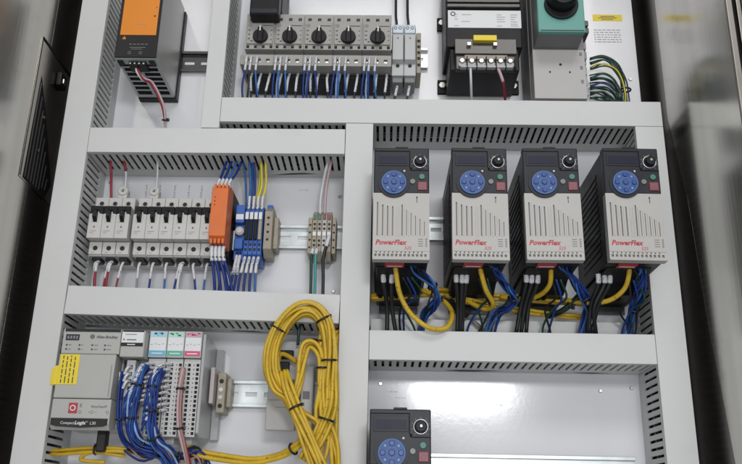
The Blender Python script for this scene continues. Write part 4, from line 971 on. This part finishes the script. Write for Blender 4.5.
for i in range(4): wire(YP[i], 2.9, 'yel', 'yellow cable ' + ylab[i], 'cable', 'yellow cables of the drives', name='cable', n=9)
BP = [[(11.7, -5.7, 118), (23.5, -12, 108), (36.7, -21.5, 96), (45.5, -33.2, 82), (41.5, -44.6, 70), (32.7, -53.5, 56), (26, -87.3, 44)],
      [(103.8, -4.3, 118), (113.9, -13.1, 108), (125.4, -26.2, 96), (135.1, -36.6, 82), (130.7, -45.7, 70), (118.2, -52.2, 56), (106.9, -86, 44)],
      [(184.2, -3.1, 118), (193.7, -11.9, 108), (204.8, -22.6, 96), (217.1, -34.7, 84), (224.6, -46.1, 58), (218.3, -84.2, 44)],
      [(272.2, -4.2, 118), (278.4, -12.4, 106), (280.6, -26.9, 90), (280.8, -38.5, 70), (279, -52.1, 56), (275, -83.2, 44)]]
bl_ = ['curling from the leftmost drive', 'curling from the second drive', 'slanting from the third drive', 'behind the rightmost drive near the right duct']
for i in range(4): bundle(BP[i], 9, 4.0, 1.2, 'bw', 'bundle of thin blue wires ' + bl_[i], ties=(.42 + .09 * i,), seed=30 + i, mats=['bw', 'bw', 'bw2', 'kw', 'bw'], group='blue wire bundles of the drives', wob=.55, twist=3 + i)
bundle([(219.7, -24.9, 70), (209.5, -35.9, 60), (195.6, -44.6, 50), (183, -47.3, 40)], 5, 2.6, 1.5, 'kw', 'dark wire bundle slanting down under the third drive', seed=40, ties=(.4,), mats=['kw', 'gw', 'kw'])
bundle([(52.8, -32.2, 60), (70.2, -41.7, 50), (86.2, -49.8, 44)], 3, 1.8, 1.5, 'kw', 'dark wires lying on the strip between the first and second drive', seed=41)
bundle([(90.7, -36.4, 50), (107.7, -45, 46), (116.3, -56.2, 42), (104.1, -62.6, 42), (91.1, -54.2, 42)], 2, 1.4, 1.4, 'grw', 'small grey wire loop under the second drive', seed=42)
KP = [[[(-16.7, -12.1, 98), (-15.4, -24.8, 92), (-11.5, -46, 72), (-11.1, -77.2, 62)], [(-6.3, -11.9, 98), (-6.6, -25.9, 92), (-5.6, -48.8, 74), (-0.5, -77.1, 62)]],
      [[(67.9, -10.8, 98), (68.7, -23.5, 92), (71.7, -45.2, 74), (71.1, -75.9, 62)], [(74.8, -10.7, 98), (75.1, -24.6, 92), (75, -48, 76), (74.6, -75.9, 62)], [(80.6, -10.6, 98), (79.7, -24.5, 92), (77.5, -45.1, 74), (76.9, -75.8, 62)]],
      [[(148.7, -9.6, 98), (149.2, -22.3, 92), (145.3, -44, 74), (140.1, -74.8, 62)], [(155.7, -9.5, 98), (154.9, -23.4, 92), (149.7, -44.5, 76), (146, -74.7, 62)], [(162.6, -9.4, 98), (161.8, -23.3, 92), (154.7, -42.7, 74), (151.8, -74.6, 62)]],
      [[(231.7, -8.4, 98), (232.2, -22.2, 92), (226.6, -42.1, 76), (225.4, -73.5, 62)], [(238.6, -8.2, 98), (239.1, -22.1, 92), (228.8, -46.6, 80), (233.6, -73.3, 62)], [(245.5, -8.1, 98), (244.9, -22, 92), (234.6, -43.1, 76), (228.9, -73.4, 62)]]]
dn = ['leftmost', 'second', 'third', 'rightmost']
for i in range(4):
    for j, P in enumerate(KP[i]):
        pos = (('left', 'right') if len(KP[i]) == 2 else ('left', 'middle', 'right'))[j]
        wire(P, 2.5, 'kw', '%s thick black motor wire with silver-white sleeve under the %s drive' % (pos, dn[i]), 'wire', 'black motor wires under the drives', [(.08, .30, 'fer')], n=8)
sc.cycles.max_bounces = 8
